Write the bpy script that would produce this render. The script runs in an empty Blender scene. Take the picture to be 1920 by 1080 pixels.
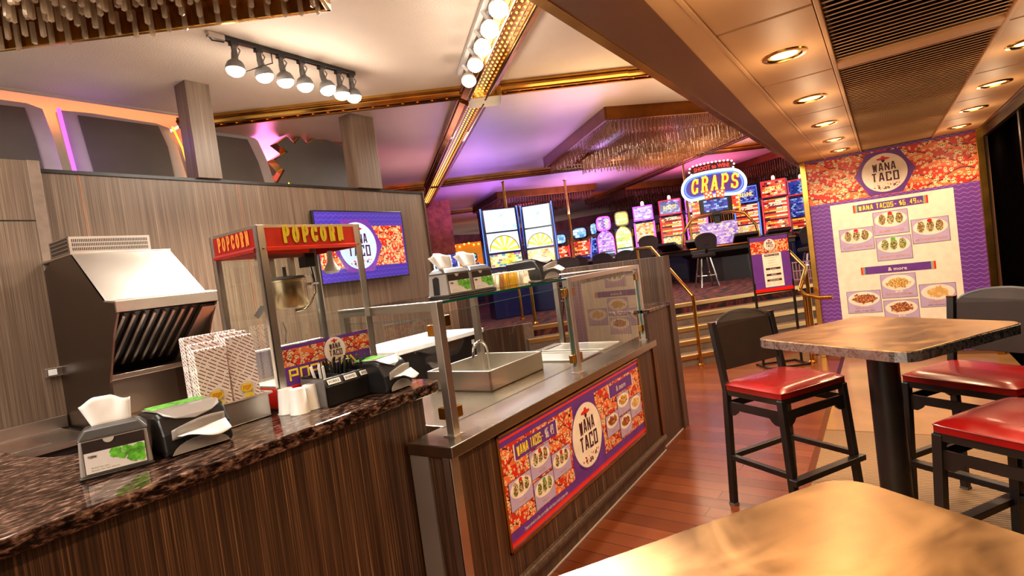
import bpy, bmesh, math, random
from mathutils import Vector, Matrix
R = math.radians; PI = math.pi
random.seed(7)
S = bpy.context.scene
COL = S.collection

# ------------------------------------------------------------------ camera
CAM_F, CAM_YAW, CAM_PITCH, CAM_ROLL = 1028.76, 0.59920621, 0.03440292, -0.13187503
CAM = Vector((0, 0, 1.55))
def cam_axes():
    y, p, r = CAM_YAW, CAM_PITCH, CAM_ROLL
    f = Vector((-math.sin(y)*math.cos(p), math.cos(y)*math.cos(p), -math.sin(p)))
    r0 = Vector((math.cos(y), math.sin(y), 0)); u0 = r0.cross(f)
    return math.cos(r)*r0+math.sin(r)*u0, -math.sin(r)*r0+math.cos(r)*u0, f
AX_R, AX_U, AX_F = cam_axes()
cd = bpy.data.cameras.new('camera'); cam = bpy.data.objects.new('camera', cd); COL.objects.link(cam)
cd.sensor_width = 36; cd.lens = CAM_F/1920*36; cd.clip_start = .05; cd.clip_end = 200
m = Matrix((AX_R, AX_U, -AX_F)).transposed().to_4x4(); m.translation = CAM
cam.matrix_world = m
S.camera = cam

# ------------------------------------------------------------------ world, exposure
W = bpy.data.worlds.new('world'); S.world = W; W.use_nodes = True
W.node_tree.nodes['Background'].inputs[0].default_value = (1, .87, .75, 1)
W.node_tree.nodes['Background'].inputs[1].default_value = 1.0
vs = S.view_settings
vs.view_transform = 'Standard'; vs.look = 'None'; vs.exposure = 0.1; vs.gamma = 1; vs.use_curve_mapping = False

# ------------------------------------------------------------------ big dimensions (metres)
CEIL = 3.54      # casino and kitchen ceiling
LOWC = 2.35      # ceiling over the dining strip
UP = .71         # raised casino floor
WX = -4.88       # kitchen back wall

WARM = (1, .90, .78); AMBER = (1, .69, .40)
def lamp(name, kind, loc, power, color=WARM, size=.1, target=None, angle=90, blend=.6, size_y=None):
    d = bpy.data.lights.new(name, kind); d.energy = power; d.color = color
    if kind == 'AREA':
        d.size = size
        if size_y: d.shape = 'RECTANGLE'; d.size_y = size_y
    else: d.shadow_soft_size = size
    if kind == 'SPOT': d.spot_size = R(angle); d.spot_blend = blend
    o = bpy.data.objects.new(name, d); COL.objects.link(o); o.location = loc
    if target is not None:
        o.rotation_euler = (Vector(target)-Vector(loc)).to_track_quat('-Z', 'Y').to_euler()
    return o
# track heads over the kitchen (seven) and along the beam (six); amber downlights over the dining strip
TRACK_Y = [2.42, 2.62, 2.81, 3.0, 3.2, 3.38, 3.52]
for y_ in TRACK_Y:
    lamp('track_lamp', 'SPOT', (-3.87, y_, CEIL-.30), 150, WARM, .06, (-3.0, y_-.5, 0), 130, .8)
    lamp('bulb_spill', 'POINT', (-3.85, y_-.02, CEIL-.36), 5, WARM, .05)  # extra point under each head, added so the ceiling glows
BEAM2_DIR = Vector((-.735, .678, 0))
BEAM2_0 = Vector((-2.05, 3.62, CEIL))
HEAD2 = [BEAM2_0+BEAM2_DIR*t_+Vector((-.12, -.13, -.30)) for t_ in (-.55, -.2, .12, .44, .78, 1.15)]
for p_ in HEAD2:
    lamp('beam_lamp', 'SPOT', p_, 130, WARM, .06, (-1.9, 1.6, .9), 125, .8)
    lamp('bulb_spill', 'POINT', p_+Vector((.02, -.04, -.06)), 5, WARM, .05)  # extra point per beam head, added to light the ceiling around it
DOWN = [(-.295, y_) for y_ in (-.4, .7, 1.78, 2.85, 3.93, 5.0, 6.02, 6.93)] + [(.70, y_) for y_ in (.7, 1.8, 2.85, 3.9, 4.93, 5.92, 6.95)]
for x_, y_ in DOWN:
    lamp('down_lamp', 'SPOT', (x_, y_, LOWC-.03), 52, AMBER, .07, (x_, y_, 0), 150, .7)
for x_, y_ in DOWN:
    lamp('down_spill', 'POINT', (x_, y_, LOWC-.16), 1.9, AMBER, .06)  # points added below the downlights to brighten the ceiling tiles
# added area fills: unseen lights behind the camera, then serving deck, stairs and kitchen
lamp('hall_fill', 'AREA', (-2.2, -1.6, 3.3), 150, WARM, 2.6, (-2.6, 1.6, .9), size_y=1.4)
lamp('serving_fill', 'AREA', (-2.75, 3.1, 3.42), 40, WARM, 1.2, (-2.75, 3.1, 0))  # added to brighten the deck behind the glass, no fixture
lamp('stair_head_fill', 'AREA', (-4.2, 6.3, 3.40), 70, WARM, 1.0, (-4.2, 6.3, 0))  # added to brighten the left end of the stairs
lamp('kitchen_fill', 'AREA', (-3.4, .6, 3.3), 40, WARM, 1.6, (-3.6, 1.2, 0), size_y=1.2)  # added fill standing for unseen kitchen lights
# coloured neon and added amber glow of the casino and the cove behind the kitchen
PURPLE = (.45, .18, 1); PINK = (1, .18, .5); BLUE = (.25, .35, 1)
lamp('cove_glow', 'AREA', (-6.7, 2.3, 3.05), 45, (1, .25, .05), .4, (-6.6, 2.5, 4), size_y=4)
lamp('cove_pink', 'AREA', (-6.7, 4.6, 3.0), 30, PINK, .6, (-5.6, 4.6, 4), size_y=1.5)
lamp('neon_glow', 'POINT', (-5.6, 2.1, 3.2), 1.6, PURPLE, .1)
for p_, c_, e_ in [((-6.2, 7.0, 2.6), (1, .5, .55), 16), ((-5.4, 7.8, 2.9), BLUE, 7), ((-4.0, 8.4, 2.7), (.62, .34, 1), 26), ((-7.6, 10.2, 2.5), PURPLE, 48), ((-6.0, 12.5, 2.7), (.75, .35, 1), 60), ((-5.0, 11.2, 2.9), BLUE, 16), ((-3.6, 14.0, 2.7), PINK, 60), ((-9.5, 14.5, 2.6), PURPLE, 70), ((-1.5, 11.5, 2.8), (1, .45, .35), 60), ((-2.6, 6.0, 2.8), AMBER, 26), ((-2.0, 8.6, 2.8), AMBER, 26)]:
    lamp('casino_glow', 'AREA', p_, e_, c_, 1.4, (p_[0], p_[1], 9))  # the amber ones are added to warm the ceiling
lamp('casino_fill', 'AREA', (-3.2, 10.0, 3.4), 130, (1, .74, .5), 2.0, (-3.2, 10, 0))  # fill added to lift the dark background between the machines
lamp('stair_fill', 'SPOT', (-1.9, 5.6, 3.3), 330, AMBER, .2, (-2.1, 7.0, .2), 72, .8)  # spot added to warm the stairs and the floor before them

# ------------------------------------------------------------------ pixel of the 1920x1080 frame at a camera depth -> point
def at(px, py, depth):
    return CAM+depth*(AX_F+AX_R*((px-960)/CAM_F)-AX_U*((py-540)/CAM_F))
def atz(px, py, z):
    d = AX_F+AX_R*((px-960)/CAM_F)-AX_U*((py-540)/CAM_F)
    return CAM+d*((z-CAM.z)/d.z)
def atx(px, py, x):
    d = AX_F+AX_R*((px-960)/CAM_F)-AX_U*((py-540)/CAM_F)
    return CAM+d*(x/d.x)

# ------------------------------------------------------------------ scene tree helpers
def tag(o, label=None, cat=None, group=None, kind=None):
    if label: o['label'] = label
    if cat: o['category'] = cat
    if group: o['group'] = group
    if kind: o['kind'] = kind
    return o
def thing(name, label, cat, loc=(0, 0, 0), rz=0, group=None):
    o = bpy.data.objects.new(name, None); COL.objects.link(o)
    o.location = loc; o.rotation_euler = (0, 0, rz); o.empty_display_size = .05
    return tag(o, label, cat, group)
def dup(root, loc=None, rz=None, label=None, group=None):
    r = root.copy(); COL.objects.link(r)
    if loc is not None: r.location = loc
    if rz is not None: r.rotation_euler = (0, 0, rz)
    if label: r['label'] = label
    if group: r['group'] = group
    for ch in [o for o in bpy.data.objects if o.parent == root]:
        c_ = ch.copy(); COL.objects.link(c_); c_.parent = r
        for g in [o for o in bpy.data.objects if o.parent == ch]:
            d = g.copy(); COL.objects.link(d); d.parent = c_
    return r
def V(*a): return Vector(a)

class MB:
    """collects shapes; build() links them as ONE mesh object"""
    def __init__(s): s.bm = bmesh.new(); s.i = 0
    def face(s, vs_):
        try: f = s.bm.faces.new(vs_); f.material_index = s.i; return f
        except ValueError: return None
    def box(s, x0, x1, y0, y1, z0, z1):
        return s.hexa([(x0, y0, z0), (x1, y0, z0), (x1, y1, z0), (x0, y1, z0), (x0, y0, z1), (x1, y0, z1), (x1, y1, z1), (x0, y1, z1)])
    def hexa(s, p):
        v = [s.bm.verts.new(q) for q in p]
        for f in ((3, 2, 1, 0), (4, 5, 6, 7), (0, 1, 5, 4), (1, 2, 6, 5), (2, 3, 7, 6), (3, 0, 4, 7)): s.face([v[k] for k in f])
        return s
    def obox(s, c, size, M=None):
        M = M or Matrix.Identity(3); c = Vector(c); h = [k/2 for k in size]
        return s.hexa([c+M @ Vector((a*h[0], b*h[1], d*h[2])) for a, b, d in ((-1, -1, -1), (1, -1, -1), (1, 1, -1), (-1, 1, -1), (-1, -1, 1), (1, -1, 1), (1, 1, 1), (-1, 1, 1))])
    def bar(s, p, q, w, h, up=(0, 0, 1)):
        p = Vector(p); q = Vector(q); d = (q-p).normalized(); side = d.cross(Vector(up))
        if side.length < 1e-4: side = Vector((1, 0, 0))
        side.normalize(); u = side.cross(d)
        a = side*w/2; b = u*h/2
        return s.hexa([p-a-b, p+a-b, q+a-b, q-a-b, p-a+b, p+a+b, q+a+b, q-a+b])
    def prism(s, pts, off):
        off = Vector(off); a = [s.bm.verts.new(p) for p in pts]; b = [s.bm.verts.new(Vector(p)+off) for p in pts]
        n = len(pts); s.face(a[::-1]); s.face(b)
        for k in range(n): s.face([a[k], a[(k+1) % n], b[(k+1) % n], b[k]])
        return s
    def poly(s, pts): s.face([s.bm.verts.new(p) for p in pts]); return s
    def tube(s, pts, r, n=10, closed=False, r2=None):
        pts = [Vector(p) for p in pts]; rings = []; N_ = len(pts); pu = None
        for k, p in enumerate(pts):
            if closed: d = pts[(k+1) % N_]-pts[k-1]
            else: d = pts[min(k+1, N_-1)]-pts[max(k-1, 0)]
            d.normalize()
            u = pu - d*pu.dot(d) if pu is not None else d.orthogonal()
            if u.length < 1e-5: u = d.orthogonal()
            u.normalize(); pu = u; w = d.cross(u)
            rr = r if r2 is None else r+(r2-r)*k/(N_-1)
            rings.append([s.bm.verts.new(p+rr*(math.cos(2*PI*j/n)*u+math.sin(2*PI*j/n)*w)) for j in range(n)])
        for k in range(N_ if closed else N_-1):
            A, B = rings[k], rings[(k+1) % N_]
            for j in range(n): s.face([A[j], A[(j+1) % n], B[(j+1) % n], B[j]])
        if not closed: s.face(rings[0][::-1]); s.face(rings[-1])
        return s
    def lathe(s, prof, n=24, M=None):
        M = M or Matrix.Identity(4); rings = []
        for r_, z_ in prof:
            if r_ < 1e-5: rings.append([s.bm.verts.new(M @ Vector((0, 0, z_)))])
            else: rings.append([s.bm.verts.new(M @ Vector((r_*math.cos(2*PI*j/n), r_*math.sin(2*PI*j/n), z_))) for j in range(n)])
        for A, B in zip(rings, rings[1:]):
            for j in range(n):
                k = (j+1) % n
                if len(A) == 1 and len(B) == 1: continue
                if len(A) == 1: s.face([A[0], B[k], B[j]])
                elif len(B) == 1: s.face([A[j], A[k], B[0]])
                else: s.face([A[j], A[k], B[k], B[j]])
        return s
    def grid(s, fn, nu, nv):
        v = [[s.bm.verts.new(fn(a/nu, b/nv)) for b in range(nv+1)] for a in range(nu+1)]
        for a in range(nu):
            for b in range(nv): s.face([v[a][b], v[a+1][b], v[a+1][b+1], v[a][b+1]])
        return s
    def build(s, name, mats, parent=None, bevel=0, smooth=False, kind=None, seg=2, solid=0, normals=True):
        me = bpy.data.meshes.new(name)
        if normals: bmesh.ops.recalc_face_normals(s.bm, faces=s.bm.faces)
        if smooth:
            for f in s.bm.faces: f.smooth = True
        s.bm.to_mesh(me); s.bm.free()
        for m_ in (mats if isinstance(mats, (list, tuple)) else [mats]): me.materials.append(m_)
        if smooth: me.set_sharp_from_angle(angle=R(40))
        o = bpy.data.objects.new(name, me); COL.objects.link(o)
        if parent: o.parent = parent
        if kind: o['kind'] = kind
        if solid: md = o.modifiers.new('solid', 'SOLIDIFY'); md.thickness = solid; md.offset = 0
        if bevel: md = o.modifiers.new('bevel', 'BEVEL'); md.width = bevel; md.segments = seg; md.limit_method = 'ANGLE'; md.angle_limit = R(35)
        return o
def struct(name, mb, m_, **k): return mb.build(name, m_, kind='structure', **k)

# ------------------------------------------------------------------ materials
def c(r, g, b):
    f = lambda v: (v/255/12.92) if v <= 10 else ((v/255+.055)/1.055)**2.4
    return (f(r), f(g), f(b), 1)
def base(name, rgb=(128, 128, 128), rough=.5, metal=0, spec=.5, coat=0):
    m_ = bpy.data.materials.new(name); m_.use_nodes = True; nt = m_.node_tree; b = nt.nodes['Principled BSDF']
    b.inputs['Base Color'].default_value = c(*rgb); b.inputs['Roughness'].default_value = rough
    b.inputs['Metallic'].default_value = metal; b.inputs['Specular IOR Level'].default_value = spec
    b.inputs['Coat Weight'].default_value = coat
    return m_, nt, b
def plain(name, rgb, rough=.5, metal=0, spec=.5, coat=0, var=.08, scale=14):
    """flat colour with a little grain so that no surface is dead"""
    m_, nt, b = base(name, rgb, rough, metal, spec, coat)
    n = noise(nt, scale); r = ramp(nt, n, [(.3, tuple(v*(1-var) for v in rgb)), (.7, tuple(min(255, v*(1+var)) for v in rgb))])
    nt.links.new(r, b.inputs['Base Color'])
    return m_
def coord(nt, scale=(1, 1, 1), rot=(0, 0, 0)):
    t = nt.nodes.new('ShaderNodeTexCoord'); mp = nt.nodes.new('ShaderNodeMapping')
    mp.inputs['Scale'].default_value = scale; mp.inputs['Rotation'].default_value = rot
    nt.links.new(t.outputs['Object'], mp.inputs['Vector']); return mp.outputs[0]
def noise(nt, scale=5, vec=None, detail=3, dist=0, out='Fac'):
    n = nt.nodes.new('ShaderNodeTexNoise'); n.inputs['Scale'].default_value = scale; n.inputs['Detail'].default_value = detail; n.inputs['Distortion'].default_value = dist
    nt.links.new(vec if vec is not None else coord(nt), n.inputs['Vector']); return n.outputs[out]
def ramp(nt, fac, stops, const=False):
    r = nt.nodes.new('ShaderNodeValToRGB'); e = r.color_ramp.elements
    if const: r.color_ramp.interpolation = 'CONSTANT'
    while len(e) < len(stops): e.new(.5)
    for k, (p, col) in enumerate(stops): e[k].position = p; e[k].color = c(*col) if max(col) > 1 else (*col, 1)
    nt.links.new(fac, r.inputs[0]); return r.outputs[0]
def mixc(nt, fac, a, b):
    x = nt.nodes.new('ShaderNodeMix'); x.data_type = 'RGBA'
    for s_, v in ((0, fac), (6, a), (7, b)):
        if hasattr(v, 'is_linked'): nt.links.new(v, x.inputs[s_])
        else: x.inputs[s_].default_value = v
    return x.outputs[2]
def mth(nt, op, a, b=0, d=None):
    x = nt.nodes.new('ShaderNodeMath'); x.operation = op
    for s_, v in enumerate((a, b) if d is None else (a, b, d)):
        if hasattr(v, 'is_linked'): nt.links.new(v, x.inputs[s_])
        else: x.inputs[s_].default_value = v
    return x.outputs[0]
def bump(nt, b, h, strength=.2, dist=.01):
    x = nt.nodes.new('ShaderNodeBump'); x.inputs['Strength'].default_value = strength; x.inputs['Distance'].default_value = dist
    nt.links.new(h, x.inputs['Height']); nt.links.new(x.outputs[0], b.inputs['Normal'])
def voro(nt, scale, vec=None, out='Distance', rnd=1):
    n = nt.nodes.new('ShaderNodeTexVoronoi'); n.inputs['Scale'].default_value = scale; n.inputs['Randomness'].default_value = rnd
    nt.links.new(vec if vec is not None else coord(nt), n.inputs['Vector']); return n.outputs[out]
def wave(nt, scale, vec=None, dist=0, axis='X', typ='BANDS', prof='SIN', dscale=1):
    n = nt.nodes.new('ShaderNodeTexWave'); n.wave_type = typ; n.wave_profile = prof
    if typ == 'BANDS': n.bands_direction = axis
    n.inputs['Scale'].default_value = scale; n.inputs['Distortion'].default_value = dist; n.inputs['Detail Scale'].default_value = dscale
    nt.links.new(vec if vec is not None else coord(nt), n.inputs['Vector']); return n.outputs['Fac']
def sep(nt, vec):
    n = nt.nodes.new('ShaderNodeSeparateXYZ'); nt.links.new(vec, n.inputs[0]); return n.outputs

def wood(name, cols, s_=90, rough=.4, stretch=.012):
    m_, nt, b = base(name, rough=rough)
    v = coord(nt, (1, 1, stretch)); n1 = noise(nt, s_, v, 4); n2 = noise(nt, s_*.16, v, 2)
    f = mth(nt, 'MULTIPLY_ADD', n1, .72, mth(nt, 'MULTIPLY', n2, .28))
    nt.links.new(ramp(nt, f, list(zip((.30, .44, .52, .60, .70), cols))), b.inputs['Base Color'])
    bump(nt, b, n1, .08, .002)
    return m_
WALLWOOD = wood('grey_brown_laminate', [(72, 54, 41), (97, 77, 61), (110, 90, 73), (123, 102, 84), (160, 136, 112)], 210, .42, .007)
FRONTWOOD = wood('dark_zebra_laminate', [(28, 15, 9), (46, 28, 18), (68, 44, 29), (98, 68, 46), (164, 122, 84)], 230, .38, .006)
DARKWOOD = wood('dark_walnut_laminate', [(40, 25, 17), (58, 39, 27), (72, 50, 36), (88, 64, 48), (110, 84, 64)], 85, .4)
def granite():
    m_, nt, b = base('brown_granite', rough=.07)
    v = coord(nt, (1, .38, 1), (0, 0, .35)); n = noise(nt, 62, v, 6, .5); n2 = noise(nt, 210, v, 3)
    f = mth(nt, 'MULTIPLY_ADD', n, .7, mth(nt, 'MULTIPLY', n2, .3))
    nt.links.new(ramp(nt, f, [(.36, (13, 8, 6)), (.47, (38, 23, 17)), (.53, (76, 53, 44)), (.60, (120, 92, 78)), (.70, (178, 148, 130))]), b.inputs['Base Color'])
    return m_
GRANITE = granite()
def brushed(name, rgb, rough=.28, vec=(1, 1, 1), sc=3, var=.05):
    m_, nt, b = base(name, rgb, rough, 1)
    n = noise(nt, sc, coord(nt, vec), 2)
    nt.links.new(ramp(nt, n, [(.3, tuple(k*(1-var) for k in rgb)), (.7, rgb)]), b.inputs['Base Color'])
    nt.links.new(mth(nt, 'MULTIPLY_ADD', n, .08, rough-.04), b.inputs['Roughness'])
    return m_
STEEL = brushed('brushed_steel', (214, 206, 196), .3)
STEELH = brushed('steel_sheet', (204, 196, 186), .34)
CHROME = brushed('chrome', (215, 212, 206), .1, sc=8)
BRASS = brushed('polished_brass', (214, 160, 72), .2, sc=5, var=.16)
BRASSD = brushed('dark_brass', (120, 72, 30), .25, sc=5, var=.2)
COPPERY = brushed('bronze_trim', (150, 96, 52), .3, sc=5, var=.15)
def tabletop():
    m_, nt, b = base('swirled_bronze_metal', rough=.3, metal=1)
    n = noise(nt, 3.2, None, 6, 2.6); n2 = noise(nt, 16, coord(nt, (1, .22, 1), (0, 0, .6)), 4, 1.2)
    f = mth(nt, 'MULTIPLY_ADD', n2, .4, mth(nt, 'MULTIPLY', n, .6))
    nt.links.new(ramp(nt, f, [(.34, (120, 89, 56)), (.5, (138, 104, 66)), (.66, (160, 124, 82))]), b.inputs['Base Color'])
    nt.links.new(mth(nt, 'MULTIPLY_ADD', f, .5, .1), b.inputs['Roughness'])
    return m_
TABLE = tabletop()
def swirl():
    m_, nt, b = base('swirled_aluminium', (190, 186, 184), .3, 1)
    f = noise(nt, 22, None, 3, 3); nt.links.new(mth(nt, 'MULTIPLY_ADD', f, .35, .12), b.inputs['Roughness'])
    nt.links.new(ramp(nt, f, [(.35, (196, 192, 190)), (.65, (222, 220, 218))]), b.inputs['Base Color']); return m_
SWIRL = swirl()
BLACK = plain('black_metal', (24, 19, 17), .36, var=.2)
BLACKP = plain('black_plastic', (26, 24, 24), .3, var=.15)
GREYP = plain('grey_plastic', (92, 88, 86), .32)
DARKGREY = plain('dark_grey_panel', (96, 90, 82), .5, var=.04, scale=4)
REDVINYL = plain('red_vinyl', (122, 11, 9), .27, coat=.15, var=.1, scale=5)
WHITE = plain('white_paper', (236, 232, 226), .7, var=.03)
CREAM = plain('cream_paper', (240, 228, 212), .65, var=.03)
WHITEP = plain('white_plastic', (238, 236, 232), .35, var=.03)
SILVERP = plain('silver_panel', (186, 180, 174), .38, var=.03, scale=6)
RED = plain('red_enamel', (214, 30, 18), .3, var=.05)
ORANGERED = plain('orange_red_sign', (232, 48, 16), .35, var=.03)
YELLOW = plain('yellow_letter', (255, 222, 40), .45, var=.03)
PURP = plain('purple_print', (100, 50, 144), .4, var=.06)
LILAC = plain('lilac_print', (186, 166, 208), .45, var=.03)
MAROON = plain('maroon_print', (64, 20, 44), .45)
ORANGE = plain('orange_print', (226, 132, 52), .45)
TEAL = plain('teal_print', (128, 180, 160), .45)
BROWNTAN = plain('brown_lettering', (190, 140, 96), .45)
NAVY = plain('navy_plastic', (24, 26, 74), .3)
GREENL = plain('leaf_green_print', (96, 176, 50), .4, var=.3, scale=60)
RUBBER = plain('black_rubber', (16, 15, 15), .7)
TRIMBROWN = plain('taupe_trim', (122, 102, 88), .4)
CARDLILAC = plain('orange_brown_seam', (150, 96, 66), .5)
def ceiling_mat(name, rgb, rough, bstr, sc, spec=.4):
    m_, nt, b = base(name, rgb, rough, spec=spec); n = noise(nt, sc, None, 4)
    nt.links.new(ramp(nt, noise(nt, 1.6, None, 2), [(.3, tuple(k*.95 for k in rgb)), (.7, rgb)]), b.inputs['Base Color'])
    bump(nt, b, n, bstr, .006); return m_
CEILK = ceiling_mat('textured_plaster', (202, 184, 164), .62, .9, 110)
CEILC = ceiling_mat('satin_ceiling', (190, 168, 156), .34, .08, 60, .7)
CEILTILE = ceiling_mat('tan_metal_tile', (222, 176, 124), .5, .03, 9, .35)
SOFFIT = ceiling_mat('brown_soffit', (120, 80, 52), .4, .1, 50)
LOUVRE = ceiling_mat('bronze_louvre', (214, 172, 124), .4, .05, 40)
def floor_mat():
    m_, nt, b = base('red_brown_planks', rough=.22)
    br = nt.nodes.new('ShaderNodeTexBrick'); br.inputs['Scale'].default_value = 1
    for k, v_ in (('Brick Width', 1.2), ('Row Height', .12), ('Mortar Size', .0022), ('Bias', 0)): br.inputs[k].default_value = v_
    br.inputs['Color1'].default_value = c(128, 66, 35); br.inputs['Color2'].default_value = c(101, 48, 24); br.inputs['Mortar'].default_value = c(44, 20, 12)
    nt.links.new(coord(nt, rot=(0, 0, R(4))), br.inputs['Vector'])
    n = noise(nt, 9, coord(nt, (.16, 1, 1)), 4, .6)
    nt.links.new(mixc(nt, mth(nt, 'MULTIPLY', n, .5), br.outputs[0], c(84, 38, 18)), b.inputs['Base Color'])
    nt.links.new(mth(nt, 'MULTIPLY_ADD', n, .2, .12), b.inputs['Roughness']); return m_
FLOORW = floor_mat()
def mat_rib():
    m_, nt, b = base('ribbed_tan_matting', (186, 146, 96), .5)
    w = wave(nt, 13, coord(nt), .3, 'Y'); bump(nt, b, w, .6, .004)
    nt.links.new(ramp(nt, w, [(.2, (84, 58, 34)), (.8, (150, 112, 68))]), b.inputs['Base Color']); return m_
MATTING = mat_rib()
STONE = plain('polished_tan_stone', (150, 112, 72), .2, var=.07, scale=3)
def carpet():
    m_, nt, b = base('casino_carpet', rough=.9)
    n = noise(nt, 2.6, None, 3, 2.5); w = wave(nt, 1.6, None, 9)
    f = mth(nt, 'MULTIPLY_ADD', n, .6, mth(nt, 'MULTIPLY', w, .4))
    nt.links.new(ramp(nt, f, [(.3, (24, 8, 22)), (.45, (70, 14, 24)), (.55, (112, 34, 20)), (.63, (40, 10, 34)), (.8, (130, 66, 34))]), b.inputs['Base Color']); return m_
CARPET = carpet()
def wavy(name, horiz, rgb=(104, 52, 150), line=(150, 104, 182), emit=0):
    """purple with fine wavy lines stacked in height"""
    m_, nt, b = base(name, rgb, .42)
    x, y, z = sep(nt, coord(nt)); h = (x, y)[horiz]
    zz = mth(nt, 'ADD', z, mth(nt, 'MULTIPLY', mth(nt, 'SINE', mth(nt, 'MULTIPLY', h, 95)), .008))
    f = mth(nt, 'FRACT', mth(nt, 'MULTIPLY', zz, 21))
    col = ramp(nt, f, [(0, line), (.16, rgb)], True); nt.links.new(col, b.inputs['Base Color'])
    if emit: nt.links.new(col, b.inputs['Emission Color']); b.inputs['Emission Strength'].default_value = emit
    return m_
WAVYX = wavy('purple_wave_print', 0)
def food(name, cols, sc=170):
    m_, nt, b = base(name, rough=.5); n = voro(nt, sc, None, 'Color'); x = sep(nt, n)[0]
    nt.links.new(ramp(nt, x, [(k/len(cols), col) for k, col in enumerate(cols)], True), b.inputs['Base Color']); return m_
FOODS = [food('taco_food', [(60, 70, 24), (150, 60, 30), (226, 214, 170), (88, 50, 26), (112, 130, 50), (196, 160, 100)]),
         food('green_taco_food', [(116, 130, 52), (214, 206, 150), (80, 96, 36), (176, 170, 96), (60, 50, 24)]),
         food('chip_food', [(212, 158, 60), (234, 196, 104), (170, 104, 36), (240, 220, 150), (130, 80, 30)]),
         food('bean_food', [(110, 36, 20), (150, 56, 28), (70, 24, 14), (196, 100, 50), (230, 180, 110)]),
         food('quesadilla_food', [(226, 186, 120), (216, 170, 98), (232, 196, 136)], 30)]
def glow(name, rgb, power, rough=.4):
    m_, nt, b = base(name, rgb, rough); b.inputs['Emission Color'].default_value = c(*rgb); b.inputs['Emission Strength'].default_value = power; return m_
BULBLENS = glow('lit_lamp_face', (255, 236, 206), 14)
DOWNLENS = glow('lit_amber_lens', (255, 200, 100), 13)
MARQUEE = glow('marquee_bulb', (255, 180, 80), 2.6)
NEONW = glow('white_neon', (200, 236, 255), 3)
NEONP = glow('violet_neon', (206, 90, 255), 1.8)
NEONO = glow('amber_neon', (255, 160, 40), 3)
NEONR = glow('red_neon', (255, 46, 60), 2.2)
NEONB = glow('blue_neon', (70, 110, 255), 2.4)
NEONY = glow('lime_neon', (220, 230, 40), 1.2)
def glass(name, tint=(.97, .985, .97), base_f=.06, edge=1.7):
    m_ = bpy.data.materials.new(name); m_.use_nodes = True; nt = m_.node_tree; nt.nodes.clear()
    o = nt.nodes.new('ShaderNodeOutputMaterial'); mx = nt.nodes.new('ShaderNodeMixShader'); t = nt.nodes.new('ShaderNodeBsdfTransparent'); g = nt.nodes.new('ShaderNodeBsdfGlossy')
    g.inputs['Roughness'].default_value = .02; t.inputs[0].default_value = (*tint, 1)
    f = nt.nodes.new('ShaderNodeFresnel'); f.inputs[0].default_value = 1.5
    bf = nt.nodes.new('ShaderNodeNewGeometry'); nt.links.new(mth(nt, 'MULTIPLY', mth(nt, 'MULTIPLY', f.outputs[0], edge), mth(nt, 'SUBTRACT', 1, bf.outputs['Backfacing'])), mx.inputs[0]); nt.links.new(t.outputs[0], mx.inputs[1]); nt.links.new(g.outputs[0], mx.inputs[2]); nt.links.new(mx.outputs[0], o.inputs[0])
    return m_
GLASS = glass('clear_glass')
GLASSE = plain('green_glass_edge', (16, 82, 70), .15)
CLEARP = glass('clear_plastic', (.94, .93, .9))
def crystal():
    m_ = bpy.data.materials.new('cut_crystal'); m_.use_nodes = True; nt = m_.node_tree; b = nt.nodes['Principled BSDF']; o = nt.nodes['Material Output']
    b.inputs['Base Color'].default_value = c(176, 152, 124); b.inputs['Roughness'].default_value = .1; b.inputs['Specular IOR Level'].default_value = 1
    t = nt.nodes.new('ShaderNodeBsdfTransparent'); t.inputs[0].default_value = (.95, .9, .82, 1); mx = nt.nodes.new('ShaderNodeMixShader'); mx.inputs[0].default_value = .48
    nt.links.new(t.outputs[0], mx.inputs[1]); nt.links.new(b.outputs[0], mx.inputs[2]); nt.links.new(mx.outputs[0], o.inputs[0]); return m_
CRYSTAL = crystal()
BROWNCRYSTAL = CRYSTAL.copy(); BROWNCRYSTAL.name = 'amber_crystal'; BROWNCRYSTAL.node_tree.nodes['Principled BSDF'].inputs['Base Color'].default_value = c(128, 84, 58)
def stripes():
    m_, nt, b = base('red_striped_paper', rough=.6); x, y, z = sep(nt, coord(nt))
    f = mth(nt, 'FRACT', mth(nt, 'MULTIPLY', mth(nt, 'ADD', mth(nt, 'ADD', x, y), mth(nt, 'MULTIPLY', z, 1.5)), 44))
    g = mth(nt, 'FRACT', mth(nt, 'MULTIPLY_ADD', noise(nt, 14), 3, mth(nt, 'MULTIPLY', mth(nt, 'SUBTRACT', y, mth(nt, 'MULTIPLY', z, .7)), 26)))
    on = mth(nt, 'MULTIPLY', mth(nt, 'LESS_THAN', f, .27), mth(nt, 'LESS_THAN', g, .8))
    nt.links.new(mixc(nt, on, c(252, 246, 240), c(132, 36, 42)), b.inputs['Base Color']); return m_
STRIPE = stripes()
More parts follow.
